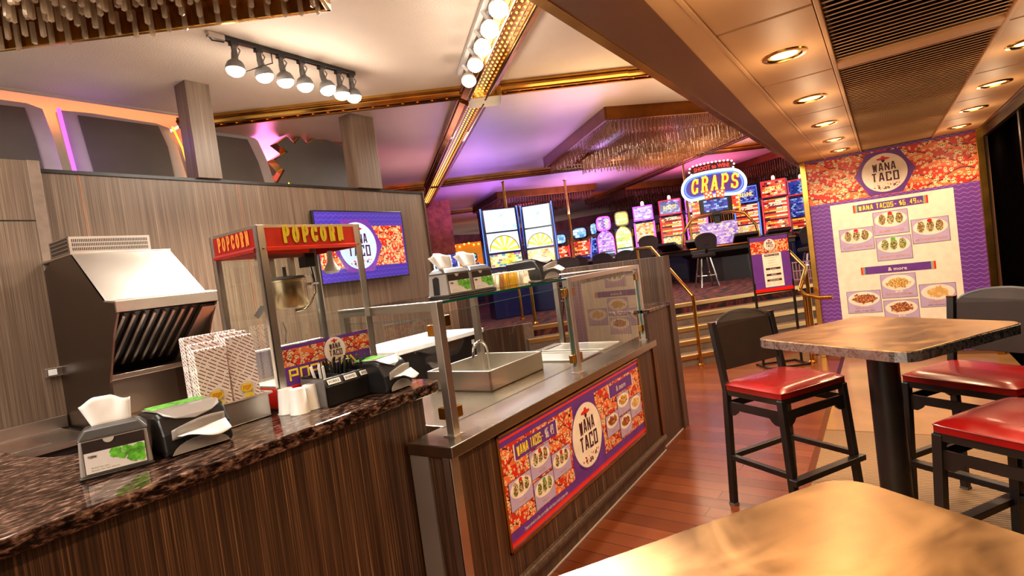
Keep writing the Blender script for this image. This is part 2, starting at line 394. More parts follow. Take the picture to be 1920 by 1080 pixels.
def screen(name, cols, sc=9, power=1.6, typ='v'):
    """lit game screen: a table of small coloured fields, soft sky, or lines of pay rows"""
    m_, nt, b = base(name, rough=.15); v = coord(nt); x, y, z = sep(nt, v)
    if typ == 'n': f = noise(nt, sc, v, 4, 1)
    else:
        cb = nt.nodes.new('ShaderNodeCombineXYZ'); nt.links.new(y, cb.inputs[0]); nt.links.new(z, cb.inputs[1])
        br = nt.nodes.new('ShaderNodeTexBrick'); nt.links.new(cb.outputs[0], br.inputs['Vector']); br.inputs['Scale'].default_value = 1
        w_, h_ = (4.2/sc, 2.6/sc) if typ == 'v' else (.30, .42/sc)
        for q, v_ in (('Brick Width', w_), ('Row Height', h_), ('Mortar Size', h_*.10), ('Bias', 0)): br.inputs[q].default_value = v_
        br.inputs['Color1'].default_value = (0, 0, 0, 1); br.inputs['Color2'].default_value = (1, 1, 1, 1); br.inputs['Mortar'].default_value = (.02, .02, .02, 1)
        g = sep(nt, br.outputs[0])[0]; f = mth(nt, 'ADD', mth(nt, 'MULTIPLY', g, .8), mth(nt, 'MULTIPLY', noise(nt, sc*2.5, v, 2), .35))
    n_ = len(cols); col = ramp(nt, f, [((k+.0)/n_ if typ != 'n' else .3+.4*k/max(1, n_-1), q) for k, q in enumerate(cols)], typ != 'n')
    nt.links.new(col, b.inputs['Base Color']); nt.links.new(col, b.inputs['Emission Color']); b.inputs['Emission Strength'].default_value = power; return m_
SATIN = brushed('satin_steel', (196, 184, 170), .55)
NOSING = brushed('pale_brass_nosing', (240, 204, 140), .34)
DECK = brushed('tan_deck_steel', (164, 148, 130), .26)
WARMSILVER = plain('warm_silver_plastic', (150, 142, 136), .25, var=.04, scale=5)
LIDGREY = plain('dark_lid_plastic', (58, 54, 52), .3, var=.06)

# ================================================================== the setting
def flat_struct(name, pts, z0, z1, m_, **k):
    mb = MB(); mb.prism([(x, y, z0) for x, y in pts], (0, 0, z1-z0)); return struct(name, mb, m_, **k)
def rect(x0, x1, y0, y1): return [(x0, y0), (x1, y0), (x1, y1), (x0, y1)]
struct('floor', MB().box(-5.3, 1.2, -3, 8.6, -.1, 0), FLOORW)
flat_struct('floor_matting', rect(-.50, .97, -3, 4.72), 0, .004, MATTING)
flat_struct('floor_stone', rect(-.50, .97, 4.73, 7.5), 0, .004, STONE)
struct('trim_1', MB().box(-.535, -.495, -3, 7.5, 0, .007), COPPERY, bevel=.002)

# stairs run on the diagonal: s along the steps, d towards the dining side
def SD(s, d, z=0): return V((s+d)*.7071, (s-d)*.7071, z)
D0, TREAD, RISE = -6.53, .246, .142
TOPD = D0-4*TREAD
struct('floor_casino', MB().prism([SD(-5, TOPD+.002, .55), SD(18, TOPD+.002, .55), SD(18, -24, .55), SD(-5, -24, .55)], (0, 0, UP-.55)), CARPET)
st = thing('staircase', 'five carpeted steps with brass nosings up to the casino floor', 'stairs', SD(3.3, D0))
def loc_sd(s, d, z): return SD(s, d, z)-SD(3.3, D0)
RISERM = plain('carpet_riser', (112, 92, 80), .7, var=.06, scale=30)
for k in range(5):
    d1 = D0-k*TREAD
    mb = MB(); mb.prism([loc_sd(1.5, d1, k*RISE), loc_sd(7.6, d1, k*RISE), loc_sd(7.6, TOPD-.12, k*RISE), loc_sd(1.5, TOPD-.12, k*RISE)], (0, 0, RISE-.002))
    so = mb.build('step', RISERM, st)
    mb = MB(); mb.prism([loc_sd(1.5, d1+.014, (k+1)*RISE-.056), loc_sd(7.6, d1+.014, (k+1)*RISE-.056), loc_sd(7.6, d1-.06, (k+1)*RISE-.056), loc_sd(1.5, d1-.06, (k+1)*RISE-.056)], (0, 0, .058))
    mb.build('nosing', NOSING, so, bevel=.006)
# low wall that closes the raised floor left of the stairs
struct('wall_stairside', MB().prism([SD(-3, TOPD+.10), SD(1.48, TOPD+.10), SD(1.48, TOPD), SD(-3, TOPD)], (0, 0, UP+.06)), DARKWOOD)
struct('trim_2', MB().prism([SD(1.48, TOPD+.10), SD(1.62, TOPD+.10), SD(1.62, TOPD-.02), SD(1.48, TOPD-.02)], (0, 0, UP+.06)), TRIMBROWN)

# ---- kitchen back wall
mb = MB(); mb.box(WX-.16, WX, 1.2, 5.36, 0, 2.67); struct('wall_back', mb, WALLWOOD)
struct('trim_3', MB().box(WX-.18, WX+.015, 1.2, 5.37, 2.67, 2.695), BLACKP)
mb = MB(); [mb.box(WX, WX+.0025, y_-.004, y_+.004, .9, 2.67) for y_ in (1.666, 2.888, 4.11)]; struct('trim_4', mb, CARDLILAC)
struct('trim_5', MB().box(WX-.18, WX+.02, 5.36, 5.385, 0, 2.695), DARKWOOD)
struct('wall_left', MB().box(WX, -4.80, -2.5, 1.35, 0, 2.73), WALLWOOD)
struct('trim_6', MB().box(WX, -4.795, 1.35, 1.42, 0, 2.735), TRIMBROWN, bevel=.004)
struct('trim_7', MB().box(-4.80, -4.797, -2.5, 1.35, 2.31, 2.318), BLACKP)
for y_, x0 in ((2.52, WX-.14), (4.30, WX-.14)):
    struct('column', MB().box(x0, WX+.05, y_, y_+(.21 if y_ < 3 else .35), 2.695, CEIL), WALLWOOD, bevel=.003)

struct('wall_lightblock', MB().box(-14, -2.5, -3.1, -3, 0, CEIL+.3), WALLWOOD)  # unseen wall, added to keep world light off the kitchen back
# ---- ceilings
T = .12
bl = lambda x: 6.04+(x+2.1)*.7676                       # the diagonal of the first brass beam
flat_struct('ceiling', [(-5.7, -3), (-.8, -3), (-.8, bl(-.8)), (-5.7, bl(-5.7))], CEIL, CEIL+T, CEILK)
flat_struct('ceiling_casino', [(-.8, bl(-.8)), (-.8, 30), (-22, 30), (-22, bl(-5.7)), (-5.7, bl(-5.7))], CEIL, CEIL+T, CEILC)
flat_struct('ceiling_cove', rect(-13, -5.7, -3, bl(-5.7)), CEIL+.16, CEIL+.26, CEILK)
struct('trim_8', MB().box(-5.73, -5.7, -3, bl(-5.7), CEIL-.02, CEIL+.18), CEILK)
struct('wall_fascia', MB().box(-.79, -.70, -3, 14, LOWC+.012, CEIL), SOFFIT)
flat_struct('ceiling_soffit', [(-.79, -3), (-.487, -3), (-.487, -.5), (-.757, 7.5), (-.79, 7.5)], LOWC, LOWC+.05, SOFFIT)
struct('trim_9', MB().box(-.815, -.775, -3, 13.5, LOWC-.004, LOWC+.10), BRASS)
flat_struct('ceiling_strip', [(-.487, -.5), (-.486, 7.5), (-.757, 7.5)], LOWC+.003, LOWC+.05, CEILTILE)
flat_struct('ceiling_dining', rect(-.57, .97, -3, 7.5), LOWC+.06, LOWC+.12, BLACKP)
TY = [-3, -1.85, -.80, .25, 1.28, 2.33, 3.34, 4.43, 5.40, 6.36, 7.5]
for a_, b_ in zip(TY, TY[1:]):
    for x0, x1 in ((-.465, -.135), (.545, .90)):
        flat_struct('ceiling_tile', rect(x0, x1, a_+.012, b_-.012), LOWC, LOWC+.03, CEILTILE)
for k, (x0, x1) in enumerate(((-.485, -.468), (-.130, -.112), (.522, .541), (.905, .97))):
    struct('trim_%d' % (10+k), MB().box(x0, x1, -3, 7.5, LOWC-.008, LOWC+.04), COPPERY if k == 3 else CEILTILE, bevel=.003)
for y0, y1, n in ((-1, .9, 0), (.94, 3.26, 0), (3.38, 7.46, 0)):
    mb = MB(); n = int((y1-y0)/.052)
    for k in range(n):
        yc = y0+(k+.5)*(y1-y0)/n
        mb.obox((.205, yc, LOWC+.012), (.626, .056, .004), Matrix.Rotation(R(17), 3, 'X'))
    struct('ceiling_louvre', mb, LOUVRE)
struct('trim_14', MB().box(-.112, .522, 3.26, 3.38, LOWC-.004, LOWC+.03), CEILTILE)

# ---- the wall that carries the big menu, and the dark side
struct('wall_far', MB().box(-.74, .97, 7.5, 7.65, 0, LOWC+.06), SOFFIT)
struct('trim_15', MB().box(-.745, -.685, 7.455, 7.50, 0, LOWC), BRASS, bevel=.004)
struct('trim_16', MB().box(.87, .935, 7.44, 7.50, 0, LOWC), BRASS, bevel=.004)
DARKGLASS = plain('dark_window_glass', (3, 2, 2), .6, var=.3, spec=0)
struct('wall_right', MB().box(.97, 1.05, -3, 7.65, 0, LOWC+.06), DARKGLASS)
mb = MB(); [mb.box(.955, .975, y_-.03, y_+.03, 0, LOWC-.01) for y_ in (2.2, 4.4, 5.9)]; mb.box(.93, .975, -3, 7.44, LOWC-.09, LOWC-.01); struct('trim_17', mb, plain('dark_bronze', (30, 16, 10), .4, var=.2, spec=.2))

CHANNEL = plain('dark_amber_channel', (92, 46, 18), .25, var=.2)
# ---- brass beams with their marquee bulbs
def beam(n, p, q, w=.30, h=.14, bulbs=0, both=True):
    p = V(*p, 0); q = V(*q, 0); d = (q-p).normalized(); side = V(-d.y, d.x, 0)
    P_ = lambda t, a, z: V(*(p+d*t+side*a).xy, CEIL+z); L = (q-p).length
    mb = MB()
    prof = [(-w/2, .0), (-w/2, -h*.8), (-w*.34, -h), (-w*.2, -h), (-w*.2, -h*.62), (w*.2, -h*.62), (w*.2, -h), (w*.34, -h), (w/2, -h*.8), (w/2, 0)]
    mb.prism([P_(0, a, z) for a, z in prof], d*L)
    o = struct('trim_%d' % n, mb, BRASS)
    mb = MB(); [mb.box(0, 0, 0, 0, 0, 0)] if 0 else None
    for a in (-w*.27, w*.27):
        mb.tube([P_(0, a, -h-.006), P_(L, a, -h-.006)], .012, 6)
    for a in (-w*.52, w*.52): mb.tube([P_(0, a, -h*.5), P_(L, a, -h*.5)], .014, 6)
    mb.build('moulding', BRASSD, o)
    mb = MB(); mb.prism([P_(0, a, z) for a, z in [(-w*.42, -h-.001), (w*.42, -h-.001), (w*.42, -h*.6), (-w*.42, -h*.6)]] if not bulbs else [P_(0, a, z) for a, z in [(-w*.19, -h*.66), (w*.19, -h*.66), (w*.19, -h*.62), (-w*.19, -h*.62)]], d*L); mb.build('channel', CHANNEL, o)
    if bulbs:
        mb = MB(); k = 0; t = .05
        while t < L:
            for a in ((-.045, 0, .045) if bulbs > 1 else (0,)):
                mb.lathe([(0, -h*.62-.022), (.011, -h*.62-.011), (.011, -h*.62), (0, -h*.62)], 5, Matrix.Translation(V(*(p+d*t+side*a).xy, CEIL)))
            t += .085 if bulbs > 1 else .16
        mb.build('marquee_bulbs', MARQUEE, o, kind='stuff')
    return o
beam(20, (-5.90, 2.98), (-2.15, 5.87), .18, .085, bulbs=1)
beam(21, (-3.25, 5.04), (-.8, 6.93), .18, .085, bulbs=1)
beam(22, (-1.0, 2.60), (-3.45, 4.86), .34, bulbs=2)
beam(23, (-3.55, 4.96), (-9.6, 10.55), .34, bulbs=2)
beam(24, (-11, 5.9), (-.8, 14.0), .22, .10)
beam(25, (-8.2, 17.2), (-.8, 10.2), .22, .10)
beam(26, (-15, 9.4), (-.8, 21.0), .22, .10)
beam(27, (-9.2, 10.2), (-14, 14.6))
struct('trim_28', MB().obox((-3.43, 4.98, CEIL-.075), (.36, .36, .15), Matrix.Rotation(R(37), 3, 'Z')), BRASS, bevel=.006)
struct('trim_29', MB().obox((-8.0, 8.62, CEIL-.075), (.36, .36, .15), Matrix.Rotation(R(38), 3, 'Z')), BRASS, bevel=.006)

# ================================================================== lettering and print helpers
class FR:
    """a flat frame: origin, right, up; d is height above the surface"""
    def __init__(s, O, u, v): s.O = Vector(O); s.u = Vector(u).normalized(); s.v = Vector(v).normalized(); s.n = s.u.cross(s.v)
    def __call__(s, a, b, d=0): return s.O+s.u*a+s.v*b+s.n*d
def pp(mb, fr, pts, d, i=0, t=.0012):
    mb.i = i; mb.prism([fr(a, b, d) for a, b in pts], fr.n*t)
def prect(mb, fr, x0, x1, y0, y1, d, i=0, t=.0012): pp(mb, fr, [(x0, y0), (x1, y0), (x1, y1), (x0, y1)], d, i, t)
def ell(cx, cy, rx, ry, n=36, a0=0, a1=360): return [(cx+rx*math.cos(R(a0+(a1-a0)*k/n)), cy+ry*math.sin(R(a0+(a1-a0)*k/n))) for k in range(n if a1-a0 == 360 else n+1)]
def ribbon(mb, fr, pts, w, d, i=0, t=.001):
    """mitred stroke of width w along pts, raised from d by t; sharp turns start a new stroke"""
    for k in range(1, len(pts)-1):
        a = (Vector(pts[k])-Vector(pts[k-1])).normalized(); b = (Vector(pts[k+1])-Vector(pts[k])).normalized()
        if a.dot(b) < -.15:
            j = tuple(Vector(pts[k])+a*w*.42); q = tuple(Vector(pts[k])-b*w*.42)
            ribbon(mb, fr, list(pts[:k])+[j], w, d, i, t); ribbon(mb, fr, [q]+list(pts[k+1:]), w, d+.00012, i, t); return
    closed = len(pts) > 3 and math.hypot(pts[0][0]-pts[-1][0], pts[0][1]-pts[-1][1]) < 1e-6
    P = [Vector((a, b, 0)) for a, b in (pts[:-1] if closed else pts)]; n = len(P); mb.i = i; rows = []
    for k in range(n):
        a = P[k]-P[k-1] if (k or closed) else None; b = P[(k+1) % n]-P[k] if (k < n-1 or closed) else None
        na = V(-a.y, a.x, 0).normalized() if a is not None else None; nb = V(-b.y, b.x, 0).normalized() if b is not None else None
        m = nb if na is None else na if nb is None else (na+nb)
        if m.length < 1e-4: m = na
        m = m.normalized(); q = min(1.9, 1/max(.3, m.dot(na if na is not None else nb)))*w/2
        rows.append([mb.bm.verts.new(fr(*(P[k]+m*sg*q).xy, dd)) for sg, dd in ((1, d), (-1, d), (-1, d+t), (1, d+t))])
    for k in range(n if closed else n-1):
        A, B = rows[k], rows[(k+1) % n]
        for e in range(4): mb.face([A[e], A[(e+1) % 4], B[(e+1) % 4], B[e]])
    if not closed: mb.face(rows[0][::-1]); mb.face(rows[-1])
def arc(cx, cy, rx, ry, a0, a1, n=12): return [(cx+rx*math.cos(R(a0+(a1-a0)*k/n)), cy+ry*math.sin(R(a0+(a1-a0)*k/n))) for k in range(n+1)]
BLOCK = {'W': [[(0, 1), (.2, 0), (.5, .85), (.8, 0), (1, 1)]], 'A': [[(0, 0), (.36, 1), (.64, 1), (1, 0)], [(.2, .3), (.8, .3)]], 'N': [[(0, 0), (0, 1), (1, 0), (1, 1)]],
         'T': [[(-.05, 1), (1.05, 1)], [(.5, 1), (.5, 0)]], 'C': [[(1, .72), (1, 1), (0, 1), (0, 0), (1, 0), (1, .28)]], 'O': [[(0, 0), (0, 1), (1, 1), (1, 0), (0, 0)]],
         'S': [[(1, .8), (1, 1), (0, 1), (0, .5), (1, .5), (1, 0), (0, 0), (0, .2)]], '-': [[(.1, .45), (.9, .45)]], '$': [[(1, .85), (0, .85), (0, .5), (1, .5), (1, .12), (0, .12)], [(.5, 1.05), (.5, -.05)]],
         '6': [[(1, 1), (0, 1), (0, 0), (1, 0), (1, .5), (0, .5)]], '4': [[(.75, 0), (.75, 1), (0, .35), (1, .35)]], '9': [[(1, .5), (0, .5), (0, 1), (1, 1), (1, 0), (0, 0)]], '.': [[(.4, 0), (.6, 0)]],
         'K': [[(0, 0), (0, 1)], [(1, 1), (.1, .5), (1, 0)]], 'P': [[(0, 0), (0, 1), (1, 1), (1, .48), (0, .48)]], 'R': [[(0, 0), (0, 1), (1, 1), (1, .48), (0, .48)], [(.45, .48), (1, 0)]], 'E': [[(1, 1), (0, 1), (0, 0), (1, 0)], [(0, .5), (.8, .5)]]}
SLAB = {'P': [[(.25, 0), (.25, 1)], [(.02, .03), (.55, .03)], [(.02, .97), (.3, .97)], [(.25, .97), (.6, .97)]+arc(.6, .72, .3, .25, 90, -90)+[(.25, .47)]],
        'O': [arc(.5, .5, .36, .46, 0, 360, 20)], 'C': [arc(.52, .5, .38, .46, 42, 318, 18), [(.84, .62), (.84, .97)], [(.84, .03), (.84, .38)]],
        'R': [[(.25, 0), (.25, 1)], [(.02, .03), (.5, .03)], [(.02, .97), (.3, .97)], [(.25, .97), (.58, .97)]+arc(.58, .74, .28, .23, 90, -90)+[(.25, .51)], [(.5, .5), (.74, .34), (.8, .05), (1.0, .05)]],
        'N': [[(.22, 0), (.22, 1)], [(.8, 0), (.8, 1)], [(.16, .98), (.84, .02)], [(.02, .03), (.44, .03)], [(.02, .97), (.3, .97)], [(.6, .97), (1, .97)]],
        'A': [[(.16, 0), (.5, 1)], [(.5, 1), (.86, 0)], [(.28, .3), (.72, .3)], [(0, .03), (.36, .03)], [(.62, .03), (1.04, .03)]],
        'S': [[(.85, .72), (.85, .97)], arc(.5, .735, .33, .23, 20, 250, 12)+arc(.5, .27, .35, .24, 80, -160, 12), [(.14, .03), (.14, .3)]]}
def letters(mb, fr, s, x, y, w, h, d, i, font=BLOCK, gap=.28, th=.2, t=.001, shear=0, aspect=None):
    """string of stroke letters filling width w and height h from (x, y)"""
    n = len(s); cw = w/(n+(n-1)*gap); sw = th*min(cw, h*.6)
    for k, ch in enumerate(s):
        for j, st_ in enumerate(font.get(ch, [])):
            pts = [(x+k*cw*(1+gap)+sw/2+(cw-sw)*a+shear*h*b, y+sw/2+(h-sw)*b) for a, b in st_]
            ribbon(mb, fr, pts, sw, d+j*.0002*max(1, t/.004), i, t)
def text(mb, fr, s, x, y, h, d, i=0, w=None, bold=.0, align='L'):
    """small print in the built-in face, flat polygons"""
    cu = bpy.data.curves.new('t', 'FONT'); cu.body = s; cu.size = 1; cu.offset = bold; cu.resolution_u = 2; cu.fill_mode = 'FRONT'
    ob = bpy.data.objects.new('t', cu); COL.objects.link(ob)
    dg = bpy.context.evaluated_depsgraph_get(); me = bpy.data.meshes.new_from_object(ob.evaluated_get(dg))
    xs = [v.co.x for v in me.vertices]
    if xs:
        x0, x1 = min(xs), max(xs); ky = h/.7; kx = (w/(x1-x0)) if w else ky
        if align == 'C': x -= (x1-x0)*kx/2
        mb.i = i; vs_ = [mb.bm.verts.new(fr(x+(v.co.x-x0)*kx, y+v.co.y*ky, d)) for v in me.vertices]
        for p in me.polygons: mb.face([vs_[k] for k in p.vertices])
    bpy.data.objects.remove(ob); bpy.data.curves.remove(cu); bpy.data.meshes.remove(me)
FEST_M = [plain('print_red', (206, 42, 22), .4, var=.04), plain('print_salmon', (232, 112, 62), .4, var=.03), MAROON, plain('print_peach', (246, 218, 164), .4, var=.03), plain('print_dark', (34, 16, 18), .4), plain('print_olive', (158, 150, 88), .4), plain('print_orange', (236, 140, 60), .4)]
def clip_poly(pts, win):
    """cut a polygon to a convex counter-clockwise window"""
    out = list(pts)
    for (x0, y0), (x1, y1) in zip(win, win[1:]+win[:1]):
        src, out = out, []; side = lambda p: (x1-x0)*(p[1]-y0)-(y1-y0)*(p[0]-x0)
        for a, b in zip(src, src[1:]+src[:1]):
            sa, sb = side(a), side(b)
            if sa >= 0: out.append(a)
            if (sa >= 0) != (sb >= 0): q = sa/(sa-sb); out.append((a[0]+(b[0]-a[0])*q, a[1]+(b[1]-a[1])*q))
        if len(out) < 3: return None
    return out
def festive_print(parent, fr, win, k=1.0, seed=1, d=.0005, mats=None, name='patterned_band'):
    """red print of fan slices, five-petal flowers, small skulls and leaves; one mesh"""
    mb = MB(); rnd = random.Random(seed); pp(mb, fr, win, d, 0, .0004); xs = [p[0] for p in win]; ys = [p[1] for p in win]; x0, x1, y0, y1 = min(xs), max(xs), min(ys), max(ys); lay = [0]
    def put(pts, i, z):
        q = clip_poly(pts, win)
        if q: lay[0] += 1; mb.i = i; mb.poly([fr(a, b, d+.0006+z+(lay[0] % 60)*.000004) for a, b in q])
    y = y0-.1*k; row = 0
    while y < y1+.1*k:
        x = x0-.3*k+(row % 2)*.19*k
        while x < x1+.2*k:
            L = .34*k; h = .085*k; ax = x+rnd.uniform(-.03, .03)*k; ay = y+rnd.uniform(-.02, .02)*k
            up = [(ax+L*t/10, ay+h*math.sin(PI*t/10)-.05*k*t/10) for t in range(11)]; lo = [(ax+L*t/10, ay+.1*h*math.sin(PI*t/10)-.05*k*t/10) for t in range(11)]
            put(up+[(a, b+.012*k) for a, b in up[::-1]], 2, 0); put(lo+up[::-1], 1, .0001); x += .40*k
        y += .105*k; row += 1
    n = int((x1-x0)*(y1-y0)/(.00105*k*k))
    for _ in range(n):
        a, b = rnd.uniform(x0, x1), rnd.uniform(y0, y1); c_ = rnd.random(); t0 = rnd.random()*6.3
        if c_ < .52:
            r = rnd.uniform(.012, .021)*k; put([(a+r*(.72+.28*math.cos(5*t))*math.cos(t+t0), b+r*(.72+.28*math.cos(5*t))*math.sin(t+t0)) for t in [6.2832*j/20 for j in range(20)]], 3, .0003); put(ell(a, b, r*.26, r*.26, 7), rnd.choice((4, 6)), .0006)
        elif c_ < .62:
            r = .019*k; put(ell(a, b, r, r*.95, 12)[:], 3, .0003); put([(a-r*.5, b-r*.7), (a+r*.5, b-r*.7), (a+r*.4, b-r*1.3), (a-r*.4, b-r*1.3)], 3, .00035)
            for s_ in (-1, 1): put(ell(a+s_*r*.4, b, r*.3, r*.34, 8), 4, .0006)
        else:
            r = rnd.uniform(.009, .016)*k; ca, sa = math.cos(t0), math.sin(t0); put([(a+ca*u_-sa*v_, b+sa*u_+ca*v_) for u_, v_ in ((-r, 0), (-r*.2, r*.42), (r, 0), (-r*.2, -r*.42))], rnd.choice((5, 5, 3, 6)), .0002)
    return mb.build(name, mats or FEST_M, parent)
LOGO_M = [PURP, CREAM, MAROON, RED, ORANGE]
def logo(parent, fr, cx, cy, r, d=.002, ry=None, hexa=True, mats=None, name='logo'):
    """round badge: sombrero and small skull over two rows of block letters, confetti below"""
    ry = ry or r; q = ry/r; mb = MB()
    if hexa: pp(mb, fr, [(cx+r*a, cy+ry*b) for a, b in ((-1.34, 0), (-.72, 1.12), (.72, 1.12), (1.34, 0), (.72, -1.12), (-.72, -1.12))], d, 0)
    else: pp(mb, fr, ell(cx, cy, r*1.05, ry*1.05), d, 0)
    pp(mb, fr, ell(cx, cy, r, ry), d+.0014, 1)
    P_ = lambda pts: [(cx+a*r, cy+b*ry) for a, b in pts]
    e = d+.0028
    letters(mb, fr, 'WANA', cx-.5*r, cy+.08*ry, 1.02*r, .44*ry, e, 2, th=.28)
    letters(mb, fr, 'TACO', cx-.58*r, cy-.46*ry, 1.2*r, .48*ry, e, 2, th=.28)
    pp(mb, fr, P_(ell(0, .72, .30, .065, 20)), e, 3); pp(mb, fr, P_([(-.11, .74), (-.06, .86), (.06, .86), (.11, .74)]), e+.0003, 3)
    pp(mb, fr, P_(ell(0, .62, .075, .07, 14)), e+.0002, 2); pp(mb, fr, P_([(-.04, .6), (.04, .6), (.03, .52), (-.03, .52)]), e+.0002, 4)
    rnd = random.Random(3)
    for k in range(40):
        a = rnd.uniform(-.62, .62); b = -.6-rnd.random()*.26
        if a*a+b*b > .86: continue
        s_ = rnd.uniform(.012, .026); pp(mb, fr, P_([(a-s_, b-s_), (a+s_, b-s_), (a+s_, b+s_), (a-s_, b+s_)]), e, rnd.choice((2, 3, 4)), .0005)
    for a, b in ((-.28, -.76), (0, -.82), (.12, -.8), (.38, -.7)):
        for da, db in ((-.035, 0), (.035, 0), (0, .04), (0, -.04)): pp(mb, fr, P_(ell(a+da, b+db, .026, .028, 8)), e+.0002, 2, .0005)
    return mb.build(name, mats or LOGO_M, parent)
def food_card(parent, fr, x0, x1, y0, y1, kind, price=None, title='', note=None, d=.003):
    """lilac card with an oval plate of food and its caption"""
    w = x1-x0; h = y1-y0; mb = MB()
    prect(mb, fr, x0-.004*w*3, x1+.004*w*3, y0-.012*w, y1+.012*w, d, 0); prect(mb, fr, x0, x1, y0, y1, d+.0006, 1)
    cx = (x0+x1)/2; cy = y0+h*.64
    pp(mb, fr, ell(cx, cy, w*.47, h*.33), d+.0012, 2); rnd = random.Random(sum(map(ord, title)))
    e = d+.0026
    if kind <= 1:
        for k in (-1, 0, 1):
            pp(mb, fr, ell(cx+k*w*.25, cy+h*.03, w*.115, h*.24, 9), e, 3); pp(mb, fr, [(cx+k*w*.25-w*.13, cy-h*.16), (cx+k*w*.25-w*.07, cy+h*.2), (cx+k*w*.25-w*.10, cy+h*.22), (cx+k*w*.25-w*.17, cy-h*.1)], e+.0006, 5)
        pp(mb, fr, ell(cx, cy+h*.27, w*.07, h*.07, 12), e+.001, 4 if kind == 0 else 6)
    else:
        for k in range(26):
            a = rnd.random()*6.28; q = rnd.random()**.5; s_ = rnd.uniform(.05, .09)
            x_, y_ = cx+q*w*.34*math.cos(a), cy+q*h*.22*math.sin(a)
            pp(mb, fr, [(x_+w*s_*math.cos(a+j*2.09+k), y_+h*s_*1.3*math.sin(a+j*2.09+k)) for j in range(3)], e+k*.00005, 3)
        pp(mb, fr, ell(cx, cy, w*.30, h*.2, 16), e-.0003, 3)
    ty = y0+h*.10
    if note: text(mb, fr, note, cx, y0+h*.05, h*.075, d+.002, 0, align='C', w=w*.62)
    if price:
        text(mb, fr, price, cx, y0+h*(.29 if note else .22), h*.085, d+.002, 2, align='C', bold=.03); ty = y0+h*(.17 if note else .1)
    if title: text(mb, fr, title, cx, ty, h*.085, d+.002, 7, align='C', w=w*min(.86, .055*len(title)), bold=.02)
    return mb.build('menu_card', [MAROON, LILAC, CREAM, FOODS[kind], RED, CREAM, GREENL, BROWNTAN], parent)
def striped_bar(parent, fr, x0, x1, y0, y1, s, d=.003, block=True):
    mb = MB(); prect(mb, fr, x0, x1, y0, y1, d, 0); w = x1-x0
    for a, i in ((0, 1), (.022, 2), (.04, 3)):
        prect(mb, fr, x0+w*a, x0+w*(a+.02), y0, y1, d+.0006, i); prect(mb, fr, x1-w*(a+.02), x1-w*a, y0, y1, d+.0006, i)
    h = y1-y0
    if block:
        letters(mb, fr, 'WANA', x0+w*.08, y0+h*.16, w*.2, h*.66, d+.002, 4, th=.3); letters(mb, fr, 'TACOS-', x0+w*.32, y0+h*.16, w*.28, h*.66, d+.002, 4, th=.3); letters(mb, fr, '$6.49', x0+w*.63, y0+h*.16, w*.22, h*.66, d+.002, 4, th=.3); text(mb, fr, 'EA.', x0+w*.865, y0+h*.18, h*.32, d+.002, 4)
    else: text(mb, fr, s, (x0+x1)/2, y0+h*.25, h*.46, d+.002, 5, align='C', bold=.01)
    return mb.build('title_bar', [PURP, RED, ORANGE, TEAL, YELLOW, CREAM], parent)

# ================================================================== the big menu on the far wall
mn = thing('menu_board', 'tall purple menu board with food pictures on the far wall under the ceiling', 'menu board', (.09, 7.494, 0))
fr = FR((-.09, -.006, 0), (1, 0, 0), (0, 0, 1)); fr.n = V(0, -1, 0)
def FRm(O, u, v, n): f = FR(O, u, v); f.n = Vector(n); return f
MB().box(-.775, .78, -.006, 0, .05, LOWC-.003).build('panel', WAVYX, mn)
festive_print(mn, fr, [(-.685, 1.825), (.87, 1.825), (.87, 2.322), (-.685, 2.322)], 1.0, 2)
mb = MB(); prect(mb, fr, -.48, .655, .12, 1.792, .001); mb.build('price_sheet', CREAM, mn)
logo(mn, fr, .075, 2.07, .212, .002)
striped_bar(mn, fr, -.256, .435, 1.668, 1.755, '')
striped_bar(mn, fr, -.244, .444, .950, 1.036, '& more', block=False)
for x0, x1, y0, y1, kd, pr_, tt, nt_ in [(-.415, -.088, 1.24, 1.49, 0, None, '#1 CARNE ASADA TACOS', None), (-.073, .243, 1.382, 1.637, 0, None, '#2 BEEF TACOS', None), (.268, .588, 1.242, 1.502, 0, None, '#4 CHICKEN TACOS', None), (-.07, .25, 1.092, 1.35, 1, None, '#3 CARNITAS TACOS', None),
        (-.408, -.083, .513, .762, 3, '$4.49', 'BEANS BOWL', 'add chips 50c'), (-.065, .253, .665, .925, 2, '$5.49', 'NACHOS SUPREME', None), (.28, .59, .538, .785, 4, '$5.49', 'QUESADILLA', 'add chicken $1'), (-.06, .255, .395, .632, 3, '$6.49', 'CARNE ASADA NACHOS', None)]:
    food_card(mn, fr, x0, x1, y0, y1, kd, pr_, tt, nt_)

# ================================================================== front counter
gw = thing('granite_worktop', 'polished brown granite worktop of the pay counter, rounded at its far corner', 'countertop', (-2.1, .8, 1.04))
def worktop_outline():
    p = [(-1.72, -1.2)]+[(-1.72, 1.80)]+arc(-1.79, 1.80, .07, .07, 0, 90, 6)[1:]+[(-2.50, 1.87), (-2.50, .74)]
    p += [(-2.515, .70), (-2.56, .665), (-2.66, .64), (-2.78, .625), (-3.1, .62), (-3.5, .60), (-3.5, -1.2)]
    return p
mb = MB(); mb.prism([(x+2.1, y-.8, 0) for x, y in worktop_outline()], (0, 0, .05)); mb.build('slab', GRANITE, gw, bevel=.008, seg=3)
bc = thing('counter_base', 'dark wood-grain front of the pay counter under the granite', 'counter', (-2.1, .5, 0))
MB().box(-.33, .33, -1.7, 1.26, 0, 1.04).build('front_panel', FRONTWOOD, bc, bevel=.003)
MB().box(-1.3, -.33, -1.7, .02, 0, 1.04).build('rear_panel', FRONTWOOD, bc)
MB().box(-.33, .325, 1.255, 1.27, 0, 1.038).build('end_strip', DARKWOOD, bc)

